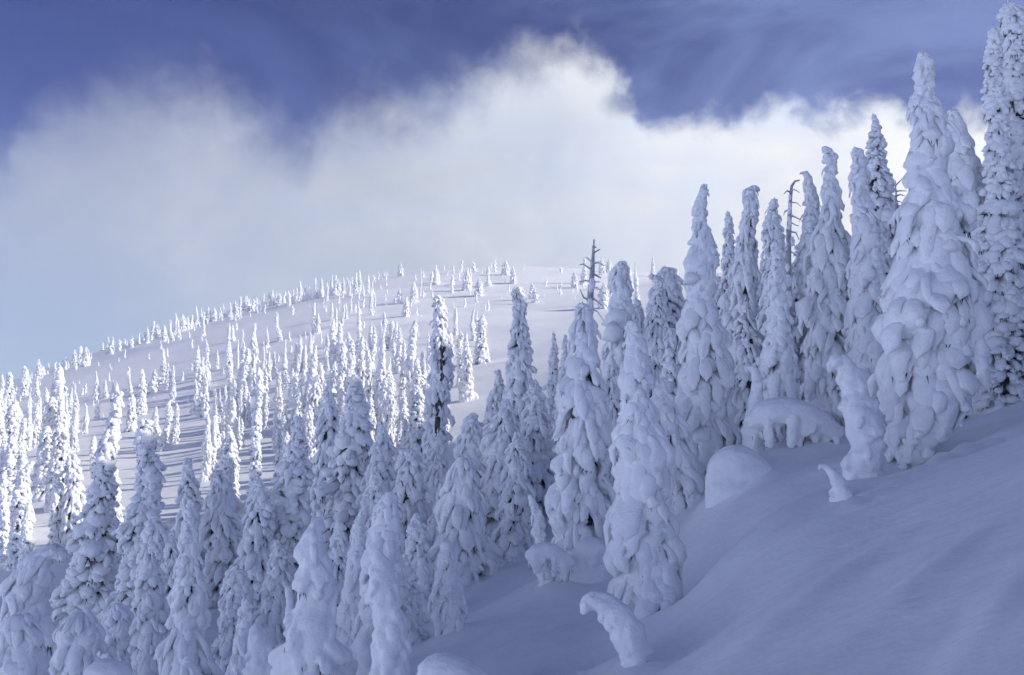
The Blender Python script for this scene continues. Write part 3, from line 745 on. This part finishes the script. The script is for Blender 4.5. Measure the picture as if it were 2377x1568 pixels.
    ('bent_sapling', 'young tree bowed over into a snow-coated hook on the open slope', 13.0, [(1352, 1424, 11), (1366, 1402, 23), (1398, 1398, 32), (1434, 1432, 40), (1462, 1484, 44), (1474, 1535, 42), (1470, 1620, 34)], 'stem', 0.55),
    ('snowy_tree', 'short snow-plastered tree with its tip nodding downhill, at the foot of the huge conifer', 19.0, [(1928, 862, 9), (1934, 844, 17), (1954, 838, 22), (1972, 864, 29), (1982, 920, 35), (1992, 980, 42), (2004, 1040, 46), (2006, 1110, 50)], 'stem', 0.8),
    ('bent_sapling', 'tiny snow-coated twig bowed over near the short nodding tree', 17.0, [(1900, 1090, 5), (1908, 1080, 8), (1922, 1088, 11), (1938, 1108, 15), (1952, 1134, 24), (1960, 1170, 34)], 'stem', 0.35),
    ('bent_sapling', 'snow-coated hook-tipped sapling rising behind the arched bush', 24.0, [(1735, 856, 5), (1746, 852, 9), (1756, 872, 13), (1756, 900, 15), (1752, 950, 24), (1748, 1040, 30)], 'stem', 0.6),
    ('bent_sapling', 'thin leaning snow-coated stem beside the wide draped conifer', 22.5, [(1228, 1148, 5), (1236, 1164, 9), (1246, 1196, 12), (1250, 1240, 14), (1262, 1290, 18), (1268, 1340, 22)], 'pillow', 0.5),
    ('bent_sapling', 'snow-coated stem curling up beside the dome-headed tree', 16.5, [(656, 1352, 5), (664, 1368, 9), (672, 1400, 12), (678, 1460, 16), (684, 1620, 20)], 'stem', 0.5),
]

# buried bushes and mounds: name, label, depth, ridge line of the snow body (px, py, half thickness px), length of the hanging fringe px
MOUND = [
    ('buried_bush', 'smooth round snow mound over a buried bush on the bank', 22.0, [(1652, 1106, 14), (1672, 1086, 34), (1704, 1076, 46), (1744, 1092, 42), (1782, 1114, 30), (1808, 1130, 16)], 0),
    ('buried_bush', 'long arched snow bush with drooping dark-gapped fringe', 23.0, [(1746, 985, 18), (1770, 966, 34), (1815, 958, 36), (1862, 966, 36), (1908, 988, 30), (1950, 1008, 16)], 52),
    ('buried_bush', 'drooping snow-capped bush at the foot of the wide draped conifer', 22.0, [(1222, 1292, 8), (1240, 1280, 15), (1270, 1278, 19), (1302, 1292, 17), (1330, 1310, 10)], 46),
    ('buried_bush', 'round snow hummock wedged between the wide draped conifer and the slender tree', 22.6, [(1346, 1288, 24), (1368, 1276, 30), (1396, 1280, 26), (1412, 1284, 18)], 8),
    ('snow_mound', 'low smooth snow mound at the lower edge below the stump tree', 13.0, [(985, 1570, 26), (1015, 1552, 36), (1060, 1566, 40), (1110, 1592, 36), (1150, 1620, 20)], 0),
    ('snow_mound', 'low snow hump under the rounded shrub at the lower edge', 15.0, [(205, 1576, 20), (235, 1560, 28), (268, 1568, 30), (300, 1600, 20)], 0),
]

hero_meshes = []
for hi, (name, label, d, sp, style, size) in enumerate(HERO):
    P, R = [], []
    rs = np.random.default_rng(100 + hi)
    for px, py, w in sp:
        u, v = ray(px, py)
        P.append((u * d, d + rs.normal(0, 0.012) * d * 0.3, v * d)); R.append(w / FPX * d)
    x0, y0, z0 = P[-1]
    g0 = gz(x0, y0)
    foot = ray(*sp[-1][:2])[1] * d
    gap = (foot - g0) / d * FPX
    if abs(gap) > 25:
        print('foot %+5.0f px (ground row %.0f) d=%.0f  %s' % (gap, sp[-1][1] + gap, d, label[:60]))
    if g0 < z0 - 0.05:
        P.append((x0, y0, g0 - 0.15)); R.append(R[-1] * 1.02)
    base = np.array([x0, y0, g0])
    P = np.array(P) - base
    near = d < 27
    k_w = 1.0 if style in ('smooth', 'pillow') else 0.95
    fused, direct, fol = tree_shapes(P, np.array(R) * k_w, style, 300 + hi, size, ring=8 if near else (6 if d < 45 else 5), n=7 if near else (6 if d < 30 else 5))
    if fused:
        queue_fuse(('hero', hi), fused, 0.0019 * d if d < 21 else 0.0022 * d, 0.010 * size, 500 + hi, 2 if style in ('smooth', 'stem') else 1)
    else:
        DIRECT[('hero', hi)] = quad_mesh('snow_crown', *direct)
    hero_meshes.append((name, label, base, P, R, fol))

for mi, (name, label, d, line, fringe) in enumerate(MOUND):
    rs = np.random.default_rng(900 + mi)
    P = np.array([(ray(px, py)[0] * d, d, ray(px, py)[1] * d) for px, py, w in line]); R = np.array([w / FPX * d for *_, w in line])
    mid = P[len(P) // 2]
    base = np.array([mid[0], d, gz(mid[0], d)])
    P, R, q = resample(P - base, R, 16)
    shapes = [tube(P, R, R * 1.25, side=np.array([0, 0, 1.0]), ring=14)]
    fl = fringe / FPX * d
    bv, bf, nb = [], [], 0
    if fringe < 20:      # a solid mound: body carried down to the ground
        for k in range(0, 16, 1):
            shapes.append(tube([P[k] + [0, 0.1, 0], P[k] - [0, 0, 0.6 * R[k] + 0.3], P[k] - [0, 0, 1.6 * R[k] + 0.7]], [R[k] * .8, R[k], R[k]], [R[k] * .8, R[k] * 1.25, R[k] * 1.3], ring=12))
    for k in range(int(10 + fringe * 0.42) if fringe else 0):
        t = rs.uniform(0.03, 0.97) * q[-1]
        c = np.array([np.interp(t, q, P[:, j]) for j in range(3)]); r = float(np.interp(t, q, R))
        yb = rs.uniform(-1.1, 0.6) * r
        w = r * rs.uniform(0.18, 0.42); l = (fl + 0.4 * r) * rs.uniform(0.15, 0.85)
        p0 = c + [0, yb, -0.1 * r]
        sx = rs.normal(0, 0.12) * l
        p1, p2, p3 = p0 + [sx * .3, -0.12 * r, -0.5 * r], p0 + [sx * .6, -0.16 * r, -0.5 * r - 0.5 * l], p0 + [sx, -0.16 * r, -0.5 * r - l]
        shapes.append(tube([p0, p1, p2, p3], [w, w, w * 1.05, w * 0.7], [w * .8, w * .8, w * .85, w * .5], ring=8))
        for _ in range(5):
            a0 = p2 + np.array([rs.normal(0, w), rs.uniform(0, 0.5) * r, rs.uniform(-0.2, 0.5) * l]); a1 = a0 + np.array([rs.normal(0, 0.15), rs.normal(0, 0.1), -rs.uniform(0.2, 0.6)]) * l
            g = w * 0.10
            bv.append(np.array([a0 + [g, 0, 0], a0 - [g, 0, 0], a0 + [0, g, 0], a1])); bf += [(nb, nb + 1, nb + 3), (nb + 1, nb + 2, nb + 3), (nb + 2, nb, nb + 3)]; nb += 4
    queue_fuse(('mound', mi), shapes, 0.0017 * d, 0.012, 950 + mi)
    hero_meshes.append((name, label, base, None, None, (np.vstack(bv), bf) if bv else None))

# far-slope kinds, built 6 m tall and reused
KINDS = []
for k in range(14):
    rs = np.random.default_rng(40 + k)
    H = 6.0
    wmax = [0.45, 0.62, 0.85, 0.52, 1.0, 0.5, 0.7, 0.42, 0.9, 0.6, 0.75, 0.55, 0.36, 1.15][k]
    lean = rs.normal(0, 0.20, 2)
    n = 9
    t = np.linspace(0, 1, n)
    prof = (0.20 + 0.80 * t ** rs.uniform(0.40, 0.95)) * (1 + rs.normal(0, 0.15, n)); prof[0] *= 0.7
    bend = rs.normal(0, 0.13, 2)
    P = np.stack([lean[0] * (1 - t) + bend[0] * np.sin(t * 5), lean[1] * (1 - t) + bend[1] * np.sin(t * 4), H * (1 - t) - 0.5 * t], 1)
    if k in (3, 9):
        P[0] += (0.5, 0.1, -0.35)
    style = ['puffs', 'shaggy', 'shaggy', 'draped'][k % 4]
    _, direct, fol = tree_shapes(P, prof * wmax, style, 60 + k, 1.9, ring=6, n=5, back=0.0)
    DIRECT[('kind', k)] = quad_mesh('snow_crown', *direct)
    KINDS.append((wmax, fol))
LIGHT_KINDS = []                          # lighter ones for the crowd that is too far to tell apart
for k in range(4):
    rs = np.random.default_rng(140 + k)
    t = np.linspace(0, 1, 9)
    prof = (0.2 + 0.8 * t ** rs.uniform(0.4, 0.9)) * (1 + rs.normal(0, 0.16, 9)); prof[0] *= 0.6
    P = np.stack([rs.normal(0, 0.2) * (1 - t) + 0.12 * np.sin(t * 5), rs.normal(0, 0.2) * (1 - t), 6 * (1 - t) - 0.5 * t], 1)
    LIGHT_KINDS.append(tree_shapes(P, prof * 0.62, 'puffs', 160 + k, 5.5, ring=4, n=4, back=0.75)[1])


MESHES = run_fuses()
MESHES.update(DIRECT)


def plain_mesh(name, vf, mat):
    me = bpy.data.meshes.new(name); me.from_pydata(vf[0].tolist(), [], vf[1]); me.materials.append(mat)
    return me


for i, (name, label, base, P, R, fol) in enumerate(hero_meshes):
    if i < len(HERO):
        me = MESHES[('hero', i)]
        t = thing(name, label, 'sapling' if 'sapling' in name else 'tree', base)
        me.name = 'snow_crown'; me.materials.clear(); me.materials.append(M_SNOW)
        part('snow_crown', me, t)
        if fol is not None and 'sapling' not in name:
            part('foliage', plain_mesh('foliage', fol, M_NEEDLE), t)
        if 'one side dark' in label:     # the strip of bare dark needles down its face
            SP, SR, sq = resample(P, R, 40)
            SP, SR = SP[9:30] + np.stack([SR[9:30] * 0.15, -SR[9:30] * 0.72, SR[9:30] * 0], 1), SR[9:30]
            rb = np.random.default_rng(3)
            wv = SR * 0.22 * (1 + rb.normal(0, 0.25, len(SR))).clip(0.4, 1.6)
            part('bare_strip', plain_mesh('bare_strip', tube(SP, wv, wv * 0.8, ring=7), M_NEEDLE), t)
        PP = np.asarray(P); tr = np.linspace(0.01, 0.045 * max(1.0, np.ptp(PP[:, 2]) / 3), len(PP))
        if 'sapling' not in name:
            part('trunk', plain_mesh('trunk', tube(PP, tr, tr, ring=7), M_WOOD), t)
    else:
        me = MESHES[('mound', i - len(HERO))]
        me.materials.clear(); me.materials.append(M_SNOW)
        if name == 'snow_mound':
            o = part('snow_mound', me, None); o.location = base; o['label'] = label; o['category'] = 'snow mound'
        else:
            t = thing(name, label, 'bush', base)
            me.name = 'snow_cap'; part('snow_cap', me, t)
            if fol is not None:
                part('foliage', plain_mesh('foliage', fol, M_NEEDLE), t)

# ------------------------------------------------------------------ dead snags


def snag(label, d, spine, branches, seed):
    rs = np.random.default_rng(seed)
    P = np.array([(ray(px, py)[0] * d, d, ray(px, py)[1] * d) for px, py, w in spine]); R = [w / FPX * d for *_, w in spine]
    g0 = gz(P[-1][0], d)
    base = np.array([P[-1][0], d, g0])
    P = np.vstack([P, base - [0, 0, 0.2]]); R = R + [R[-1] * 1.15]
    t = thing('dead_tree', label, 'tree', base)
    part('trunk', plain_mesh('trunk', tube(P - base, np.array(R), np.array(R), ring=9), M_WOOD), t)
    rime = []
    for k, pts in enumerate(branches):
        dy = rs.uniform(-0.5, 0.5)
        pts = [pts[0]] + [(px + rs.normal(0, 2.2), py + rs.normal(0, 2.6)) for px, py in pts[1:]]
        B = np.array([(ray(px, py)[0] * d, d + dy * q / (len(pts) - 1), ray(px, py)[1] * d) for q, (px, py) in enumerate(pts)]) - base
        wr = np.linspace(1.7, 0.7, len(B)) * rs.uniform(0.7, 1.3) / FPX * d
        b = part('branch', plain_mesh('branch', tube(B, wr, wr, ring=5), M_WOOD), t)
        up = B + np.array([0, 0, 1]) * wr[:, None] * 1.1
        sn = wr * 1.05
        part('snow_strip', plain_mesh('snow_strip', tube(up, sn, sn * 0.7, ring=5), M_SNOW), b)
    # rime plastered along the stem
    Q, RR, _ = resample(P - base, np.array(R), 60)
    for k in range(58):
        if rs.random() < 0.55:
            c = Q[k] + np.array([rs.normal(0, 0.5), rs.normal(0, 0.5) - 0.6, 0]) * RR[k]
            h = RR[k] * rs.uniform(0.8, 1.6)
            rime.append(tube([c + [0, 0, h], c, c - [0, 0, h * 1.2]], [h * .4, h * .8, h * .5], [h * .4, h * .8, h * .5], ring=6))
    part('rime', plain_mesh('rime', merge(rime), M_SNOW), t)['kind'] = 'stuff'


snag('bare dead tree with short side branches rising behind the wide draped conifer', 30.0,
     [(1379, 556, 1.5), (1377, 590, 3.5), (1375, 630, 5.5), (1371, 680, 7.5), (1368, 730, 8.5), (1366, 800, 10), (1362, 900, 12)],
     [[(1378, 588), (1388, 580), (1396, 577)], [(1376, 612), (1364, 598), (1358, 594)], [(1374, 628), (1354, 616), (1343, 617)],
      [(1375, 612), (1390, 612), (1401, 618)], [(1374, 635), (1392, 640), (1399, 641)], [(1372, 655), (1356, 655), (1345, 650)],
      [(1372, 668), (1386, 675), (1400, 686)], [(1371, 690), (1388, 704), (1403, 712)], [(1370, 700), (1352, 690), (1344, 678)],
      [(1369, 715), (1384, 728), (1398, 748)], [(1369, 730), (1356, 742), (1348, 740)], [(1368, 740), (1382, 760), (1393, 770)],
      [(1376, 575), (1382, 570), (1386, 568)], [(1371, 645), (1384, 655), (1394, 652)]], 1)
snag('thin bare dead tree with its tip bent over and comb-like twigs', 31.0,
     [(1856, 419, 1.5), (1846, 421, 2.4), (1838, 432, 3.4), (1835, 460, 4.2), (1833, 500, 5), (1831, 550, 6), (1830, 620, 7), (1830, 700, 8)],
     [[(1836, 448), (1826, 447), (1820, 450)], [(1835, 470), (1846, 474), (1853, 482)], [(1834, 486), (1822, 492), (1818, 500)],
      [(1833, 500), (1846, 503), (1857, 512)], [(1833, 516), (1845, 520), (1855, 532)], [(1832, 528), (1822, 534), (1817, 542)],
      [(1832, 538), (1846, 544), (1856, 556)], [(1831, 552), (1844, 560), (1852, 572)], [(1831, 566), (1820, 572), (1816, 584)],
      [(1830, 580), (1844, 588), (1854, 604)], [(1838, 440), (1846, 446), (1850, 452)]], 2)
snag('low bare branch ends poking out beside the huge conifer', 27.0,
     [(2078, 420, 1.2), (2080, 450, 2.0), (2080, 500, 3), (2078, 600, 4)],
     [[(2079, 432), (2086, 426), (2090, 418)], [(2080, 446), (2090, 446), (2097, 444)], [(2080, 456), (2090, 456), (2098, 455)],
      [(2080, 466), (2090, 467), (2098, 466)], [(2080, 474), (2090, 475), (2096, 478)]], 3)

# ------------------------------------------------------------------ trees on the far slope
# picture rows measured on two enlargements: x, top, foot, half width
R3 = [(10, 790, 930, 14), (55, 775, 980, 25), (145, 740, 920, 20), (165, 760, 850, 10), (228, 702, 820, 16), (255, 740, 800, 8), (282, 735, 790, 8), (325, 715, 780, 12), (368, 695, 760, 8), (388, 680, 745, 10), (440, 645, 740, 14), (468, 622, 735, 14), (500, 630, 745, 18), (520, 645, 740, 10), (635, 570, 670, 12), (656, 568, 665, 10), (708, 583, 655, 14), (735, 640, 695, 10), (778, 562, 635, 11), (820, 545, 615, 18), (868, 510, 610, 10), (898, 475, 580, 12), (925, 495, 575, 14), (965, 500, 600, 14), (215, 800, 920, 12), (430, 825, 850, 6), (375, 800, 840, 6),
      (1010, 460, 600, 10), (1035, 430, 560, 10), (1050, 470, 590, 10), (1075, 435, 540, 14), (1100, 450, 530, 10), (1125, 440, 520, 10), (1155, 390, 500, 12), (1183, 398, 480, 8), (1195, 490, 570, 10), (1222, 396, 490, 12), (1260, 398, 480, 12), (1297, 392, 460, 8), (1312, 376, 455, 8), (1355, 370, 470, 10), (1385, 358, 440, 12), (1412, 332, 420, 10), (1447, 328, 430, 20), (1490, 342, 420, 8), (1510, 350, 420, 8), (1550, 312, 400, 8), (1583, 300, 395, 10), (1605, 292, 390, 10), (1640, 310, 390, 12), (1673, 300, 375, 12), (1720, 290, 380, 8), (1765, 240, 350, 10), (1790, 260, 360, 10), (1820, 270, 360, 10), (1857, 220, 350, 10), (1890, 220, 340, 10), (1950, 205, 330, 12), (1970, 205, 330, 14), (1990, 230, 330, 10), (2020, 215, 320, 10), (2090, 190, 310, 10), (2115, 178, 300, 10), (2165, 205, 320, 10), (2190, 240, 340, 8), (2055, 240, 330, 8), (1925, 250, 360, 8), (1700, 320, 390, 6), (1740, 280, 370, 8),
      (960, 635, 840, 18), (985, 720, 880, 14), (1015, 735, 880, 10), (1160, 620, 830, 18), (1208, 580, 800, 14), (1195, 685, 870, 18), (1222, 770, 860, 12), (1277, 650, 765, 10), (1345, 490, 815, 18), (1365, 500, 600, 12), (1425, 518, 640, 8), (1395, 580, 760, 8), (1490, 485, 730, 20), (1465, 640, 760, 10), (1440, 635, 880, 26), (1570, 512, 640, 12), (1578, 655, 835, 12), (1545, 615, 760, 8), (1640, 412, 600, 14), (1675, 580, 870, 16), (1690, 780, 880, 20), (1745, 560, 800, 16), (1783, 628, 770, 14), (1825, 540, 670, 12), (1848, 365, 560, 14), (1868, 430, 550, 12), (1945, 490, 710, 14), (1920, 622, 780, 12), (1950, 368, 480, 10), (1975, 400, 630, 14), (2012, 370, 510, 9), (2037, 370, 470, 8), (2062, 342, 430, 6), (2115, 362, 650, 14), (2180, 290, 450, 12), (2180, 490, 650, 14), (2140, 470, 520, 8),
      (565, 772, 945, 16), (622, 822, 930, 12), (665, 820, 900, 8), (760, 735, 900, 12), (835, 757, 1030, 24), (905, 760, 900, 18), (768, 905, 1130, 26), (345, 850, 1080, 20), (412, 870, 1050, 18), (440, 870, 1000, 12), (432, 1010, 1250, 22), (500, 960, 1140, 12), (8, 950, 1080, 10), (35, 970, 1180, 16), (115, 1010, 1220, 18), (160, 955, 1240, 18), (205, 960, 1220, 22), (270, 970, 1200, 24), (295, 950, 1150, 10), (1015, 820, 960, 16), (1030, 960, 1200, 18), (970, 920, 1240, 24), (910, 980, 1160, 20), (1150, 820, 1030, 20), (1180, 890, 1050, 22), (1370, 820, 1100, 22), (1410, 880, 1100, 14), (1328, 850, 1000, 12), (1210, 1020, 1420, 24), (1250, 1035, 1400, 20), (1310, 1155, 1360, 20), (1345, 1120, 1330, 10), (1665, 960, 1280, 24), (1625, 990, 1250, 20), (1730, 970, 1180, 16), (1780, 970, 1170, 14), (1820, 1010, 1160, 14), (1815, 1180, 1330, 18), (1885, 1095, 1300, 22), (1745, 870, 980, 8), (1890, 720, 1100, 30), (1970, 715, 900, 26), (2050, 540, 900, 24), (2075, 590, 800, 14), (2155, 590, 1050, 20), (145, 1000, 1230, 12), (60, 1010, 1200, 16), (1460, 900, 1100, 18), (1560, 900, 1120, 14)]
R2 = [(200, 360, 470, 16), (100, 405, 465, 10), (255, 370, 440, 8), (350, 400, 610, 5), (430, 430, 520, 12), (458, 380, 530, 16), (480, 440, 515, 10), (540, 330, 410, 6), (575, 340, 410, 5), (590, 380, 440, 12), (515, 370, 400, 10), (648, 345, 440, 14), (740, 350, 430, 16), (845, 378, 545, 11), (865, 365, 400, 18), (897, 333, 430, 12), (970, 350, 460, 22), (1105, 370, 405, 16), (1028, 395, 520, 17), (685, 420, 570, 26), (712, 400, 530, 12), (775, 480, 615, 24), (630, 420, 500, 12), (580, 450, 530, 10), (997, 518, 575, 9), (1018, 530, 585, 8), (1090, 535, 575, 8), (1165, 505, 630, 16), (1190, 550, 660, 20), (1480, 430, 555, 18), (1465, 450, 550, 7), (1550, 320, 530, 18), (1680, 325, 460, 18), (1730, 335, 440, 16), (1740, 430, 560, 14), (1755, 375, 460, 8), (1785, 335, 420, 8), (1940, 355, 640, 16), (1690, 510, 700, 30), (2055, 315, 470, 16), (1890, 380, 560, 14), (165, 590, 660, 6), (192, 548, 670, 16), (240, 625, 765, 20), (300, 500, 660, 22), (278, 620, 690, 14), (320, 690, 755, 14), (350, 740, 765, 6), (670, 620, 690, 14), (822, 660, 720, 9), (590, 650, 700, 9), (12, 590, 700, 6), (85, 725, 1000, 20), (130, 790, 1000, 24), (158, 790, 1010, 24), (75, 850, 1530, 34), (220, 925, 1400, 28), (290, 785, 1450, 44), (605, 690, 900, 16), (635, 840, 1280, 34), (690, 870, 1380, 50), (735, 705, 940, 16), (755, 710, 930, 14), (790, 750, 1110, 44), (1300, 735, 745, 8), (655, 760, 775, 12), (2230, 400, 520, 14), (2150, 380, 520, 12)]
K3, K2 = 0.39482, 0.31582
FAR = [(x * K3, 557 + a * K3, 557 + b * K3, w * K3) for x, a, b, w in R3] + [(866.6 + x * K2, 495 + a * K2, 495 + b * K2, w * K2) for x, a, b, w in R2]
rv = np.random.default_rng(23)
while len(FAR) < 223 + 62:               # the stands between the thicket and the open slope grow in clumps
    if rv.random() < 0.8:
        cx, cy = rv.uniform(430, 1000), rv.uniform(930, 1190)
        if cx < 480 and cy > 1000:
            continue
    else:
        cx, cy = rv.uniform(0, 200), rv.uniform(1030, 1330)
    for _ in range(int(rv.integers(2, 5))):
        px_, ft = cx + rv.normal(0, 16), cy + rv.normal(0, 14)
        hh = rv.uniform(95, 200) * (0.75 + 0.5 * (ft - 900) / 300)
        FAR.append((px_, ft - hh, ft, hh * rv.uniform(0.075, 0.125)))
SMALL = [q for q in FAR if q[2] - q[1] < 31]
FAR = [q for q in FAR if q[2] - q[1] >= 31]
print('small', len(SMALL), 'far trees', len(FAR), 'hero tris', sum(len(m.polygons) * 2 for m in MESHES.values()))

kind_me = []
for k, (wmax, fol) in enumerate(KINDS):
    me = MESHES[('kind', k)]; me.name = 'snow_crown'; me.materials.clear(); me.materials.append(M_FAR)
    kind_me.append((me, plain_mesh('foliage', fol, M_NEEDLE)))

def region(px, top, foot, d):
    if d > 300 or foot < 660:
        return 'crest' if px > 840 else 'skyline'
    if px < 560 and d > 200:
        return 'skyline'
    if px < 460:
        return 'shady flank'
    return 'open slope' if d > 130 else 'lower slope'


far_list, w_px = [], []
rsf = np.random.default_rng(5)
for px, top, foot, w in FAR:
    d = depth_for(px, foot, 45)
    if d is None:
        # foot line above the ground: stands just over the brow
        ds = np.exp(np.linspace(math.log(45), math.log(430), 260)); u = ray(px, foot)[0]
        d = float(ds[np.argmax(ground(u * ds, ds) / ds)])
    u, v = ray(px, foot); vt = ray(px, top)[1]
    x = u * d; g = gz(x, d)
    H = max(vt * d - g, 1.0)
    Wd = max(w / FPX * d, 0.16) * 1.4
    k = int(np.argmin([abs(KINDS[q][0] / 6.0 - Wd / H) + 0.02 * rsf.random() for q in range(14)]))
    sx = Wd / KINDS[k][0]
    far_list.append((px, top, foot, d, x, g, H, Wd, k, sx)); w_px.append(w)

REG = {'skyline': 'on the far skyline', 'crest': 'on the misty crest', 'shady flank': 'on the shaded flank', 'open slope': 'on the sunlit slope', 'lower slope': 'on the lower slope'}
MARKS = [(60, 'valley stand'), (180, 'bowed tree'), (270, 'leaning conifer'), (340, 'knob-topped conifer'), (440, 'lumpy pale tree'), (510, 'knob-shouldered conifer'), (603, 'free-standing spire'),
         (690, 'puffed grey conifer'), (764, 'dome-headed tree'), (822, 'clumpy big conifer'), (905, 'hooded tree'), (960, 'deep thicket'), (1018, 'half sunlit tree'),
         (1098, 'round-shouldered conifer'), (1203, 'twin-horned tree'), (1298, 'two pointed trees'), (1360, 'bare dead tree'), (1442, 'slanted-cap pillar'), (1540, 'cluster-topped conifer')]
NUM = ['', 'one', 'two', 'three', 'four', 'five', 'six', 'seven', 'eight', 'nine', 'ten', 'eleven', 'twelve', 'thirteen', 'fourteen']
ORD = ['', 'first', 'second', 'third', 'fourth', 'fifth', 'sixth', 'seventh', 'eighth', 'ninth', 'tenth', 'eleventh', 'twelfth', 'thirteenth', 'fourteenth']
keys = {}
for i, (px, top, foot, d, x, g, H, Wd, k, sx) in enumerate(far_list):
    reg = region(px, top, foot, d)
    ratio = 2 * w_px[i] / max(foot - top, 1)
    shape = 'slim' if ratio < 0.20 else ('broad' if ratio > 0.33 else 'tapering')
    size_ = 'tall' if foot - top > 78 else ('small' if foot - top < 42 else 'mid-sized')
    mark = min(MARKS, key=lambda q: abs(q[0] - px))[1]
    keys.setdefault((size_, shape, reg, mark), []).append(i)
far_label = {}
for (size_, shape, reg, mark), ids in keys.items():
    ids.sort(key=lambda i: far_list[i][0])
    for n_, i in enumerate(ids):
        l = '%s %s snowy conifer %s above the %s' % (size_, shape, REG[reg], mark)
        if len(ids) > 1:
            l = '%s %s conifer %s above the %s, %s uphill of %s' % (size_, shape, REG[reg], mark, ORD[n_ + 1], NUM[len(ids)])
        far_label[i] = l
for i, (px, top, foot, d, x, g, H, Wd, k, sx) in enumerate(far_list):
    reg = region(px, top, foot, d)
    t = thing('snowy_tree', far_label[i], 'tree', (x, d, g), 'snowy conifers ' + REG[reg])
    t.rotation_euler = (0, 0, rsf.uniform(0, 6.28))
    t.scale = (sx, sx, H / 6.0)
    part('snow_crown', kind_me[k][0], t)
    part('foliage', kind_me[k][1], t)

# the many still smaller trees along the ridge and between the others, too small to tell apart singly
def far_crowd():
    rc = np.random.default_rng(17)
    Vs, Fs, o = [], [], 0
    spots = []
    sky_rows = [(0, 905), (150, 838), (300, 785), (450, 738), (600, 695), (750, 662), (900, 640), (1050, 624), (1200, 618), (1500, 640)]
    for _ in range(190):
        px = rc.uniform(420, 900) if rc.random() < 0.75 else rc.uniform(20, 420)
        row = np.interp(px, [a for a, b in sky_rows], [b for a, b in sky_rows]) + abs(rc.normal(0, 1)) * 22
        spots.append((px, row, rc.uniform(10, 24)))
    for _ in range(60):
        spots.append((rc.uniform(880, 1480), rc.uniform(628, 700), rc.uniform(5, 18)))
    for _ in range(110):
        px = rc.uniform(150, 1150)
        lo_ = np.interp(px, [a for a, b in sky_rows], [b for a, b in sky_rows]) + 30
        spots.append((px, rc.uniform(lo_, lo_ + 190), rc.uniform(6, 26)))
    for px, top, foot, w in SMALL:
        spots.append((px, foot, foot - top))
    for _ in range(40):                  # clumps lower down
        cx, cy = (rc.uniform(430, 1040), rc.uniform(850, 1180)) if rc.random() < 0.75 else (rc.uniform(0, 330), rc.uniform(960, 1100))
        if 330 < cx < 490 and cy > 990:
            continue
        for _k in range(int(rc.integers(2, 5))):
            spots.append((cx + rc.normal(0, 18), cy + rc.normal(0, 10), rc.uniform(45, 110)))
    for px, row, h in spots:
        d = depth_for(px, row, 110 if h < 40 else 60)
        if d is None:
            continue
        x = ray(px, row)[0] * d; g = gz(x, d)
        H = h / FPX * d; W = H * rc.uniform(0.09, 0.17)
        if h > 40:
            V0, F0 = LIGHT_KINDS[int(rc.integers(0, 4))]
            a_ = rc.uniform(0, 6.28); c_, s_ = math.cos(a_), math.sin(a_); kx = W / 0.62
            V = np.stack([x + (V0[:, 0] * c_ - V0[:, 1] * s_) * kx, d + (V0[:, 0] * s_ + V0[:, 1] * c_) * kx, g + V0[:, 2] * H / 6.0], 1)
            Vs.append(V); Fs.append(F0 + o); o += len(V)
            continue
        t = np.linspace(0, 1, 9)
        P = np.stack([x + W * rc.normal(0, 0.4, 9), d + W * rc.normal(0, 0.4, 9), g + H * (1 - t) - 0.2], 1)
        R = W * (0.25 + 0.75 * t ** 0.7) * (1 + rc.normal(0, 0.16, 9)); R[0] *= 0.4
        V, F = lobes_mesh([P], [R], [R], [np.array([1.0, 0.1, 0])], 7, int(rc.integers(1e6)), 0.2)
        Vs.append(V); Fs.append(F + o); o += len(V)
    ob = part('distant_trees', quad_mesh('distant_trees', np.vstack(Vs), np.vstack(Fs)), None, M_FAR)
    ob['kind'] = 'stuff'; ob['label'] = 'crowd of tiny snow-caked trees along the ridge and over the far slope'


far_crowd()

# ------------------------------------------------------------------ haze: cold frosty air over the whole mountainside
def build_haze():
    zs = np.array([v.co.z for v in GROUND.data.vertices])
    lo, hi = float(zs.min()) - 1.0, float(zs.max()) + 10.0
    r = 725.0
    v = [(-r, -r, lo), (r, -r, lo), (r, r, lo), (-r, r, lo), (-r, -r, hi), (r, -r, hi), (r, r, hi), (-r, r, hi)]
    f = [(0, 3, 2, 1), (4, 5, 6, 7), (0, 1, 5, 4), (1, 2, 6, 5), (2, 3, 7, 6), (3, 0, 4, 7)]
    mt = bpy.data.materials.new('frosty_air'); mt.use_nodes = True
    nt = mt.node_tree; nt.nodes.clear()
    pv = nt.nodes.new('ShaderNodeVolumePrincipled')
    pv.inputs['Color'].default_value = (0.96, 0.96, 0.97, 1); pv.inputs['Density'].default_value = HAZE
    pv.inputs['Anisotropy'].default_value = 0.5
    out = nt.nodes.new('ShaderNodeOutputMaterial'); nt.links.new(pv.outputs[0], out.inputs['Volume'])
    me = bpy.data.meshes.new('haze'); me.from_pydata(v, [], f); me.materials.append(mt)
    o = bpy.data.objects.new('haze', me); COL.objects.link(o); o['kind'] = 'stuff'
    o['label'] = 'thin frosty haze hanging over the mountainside'


HAZE = 0.00042
build_haze()
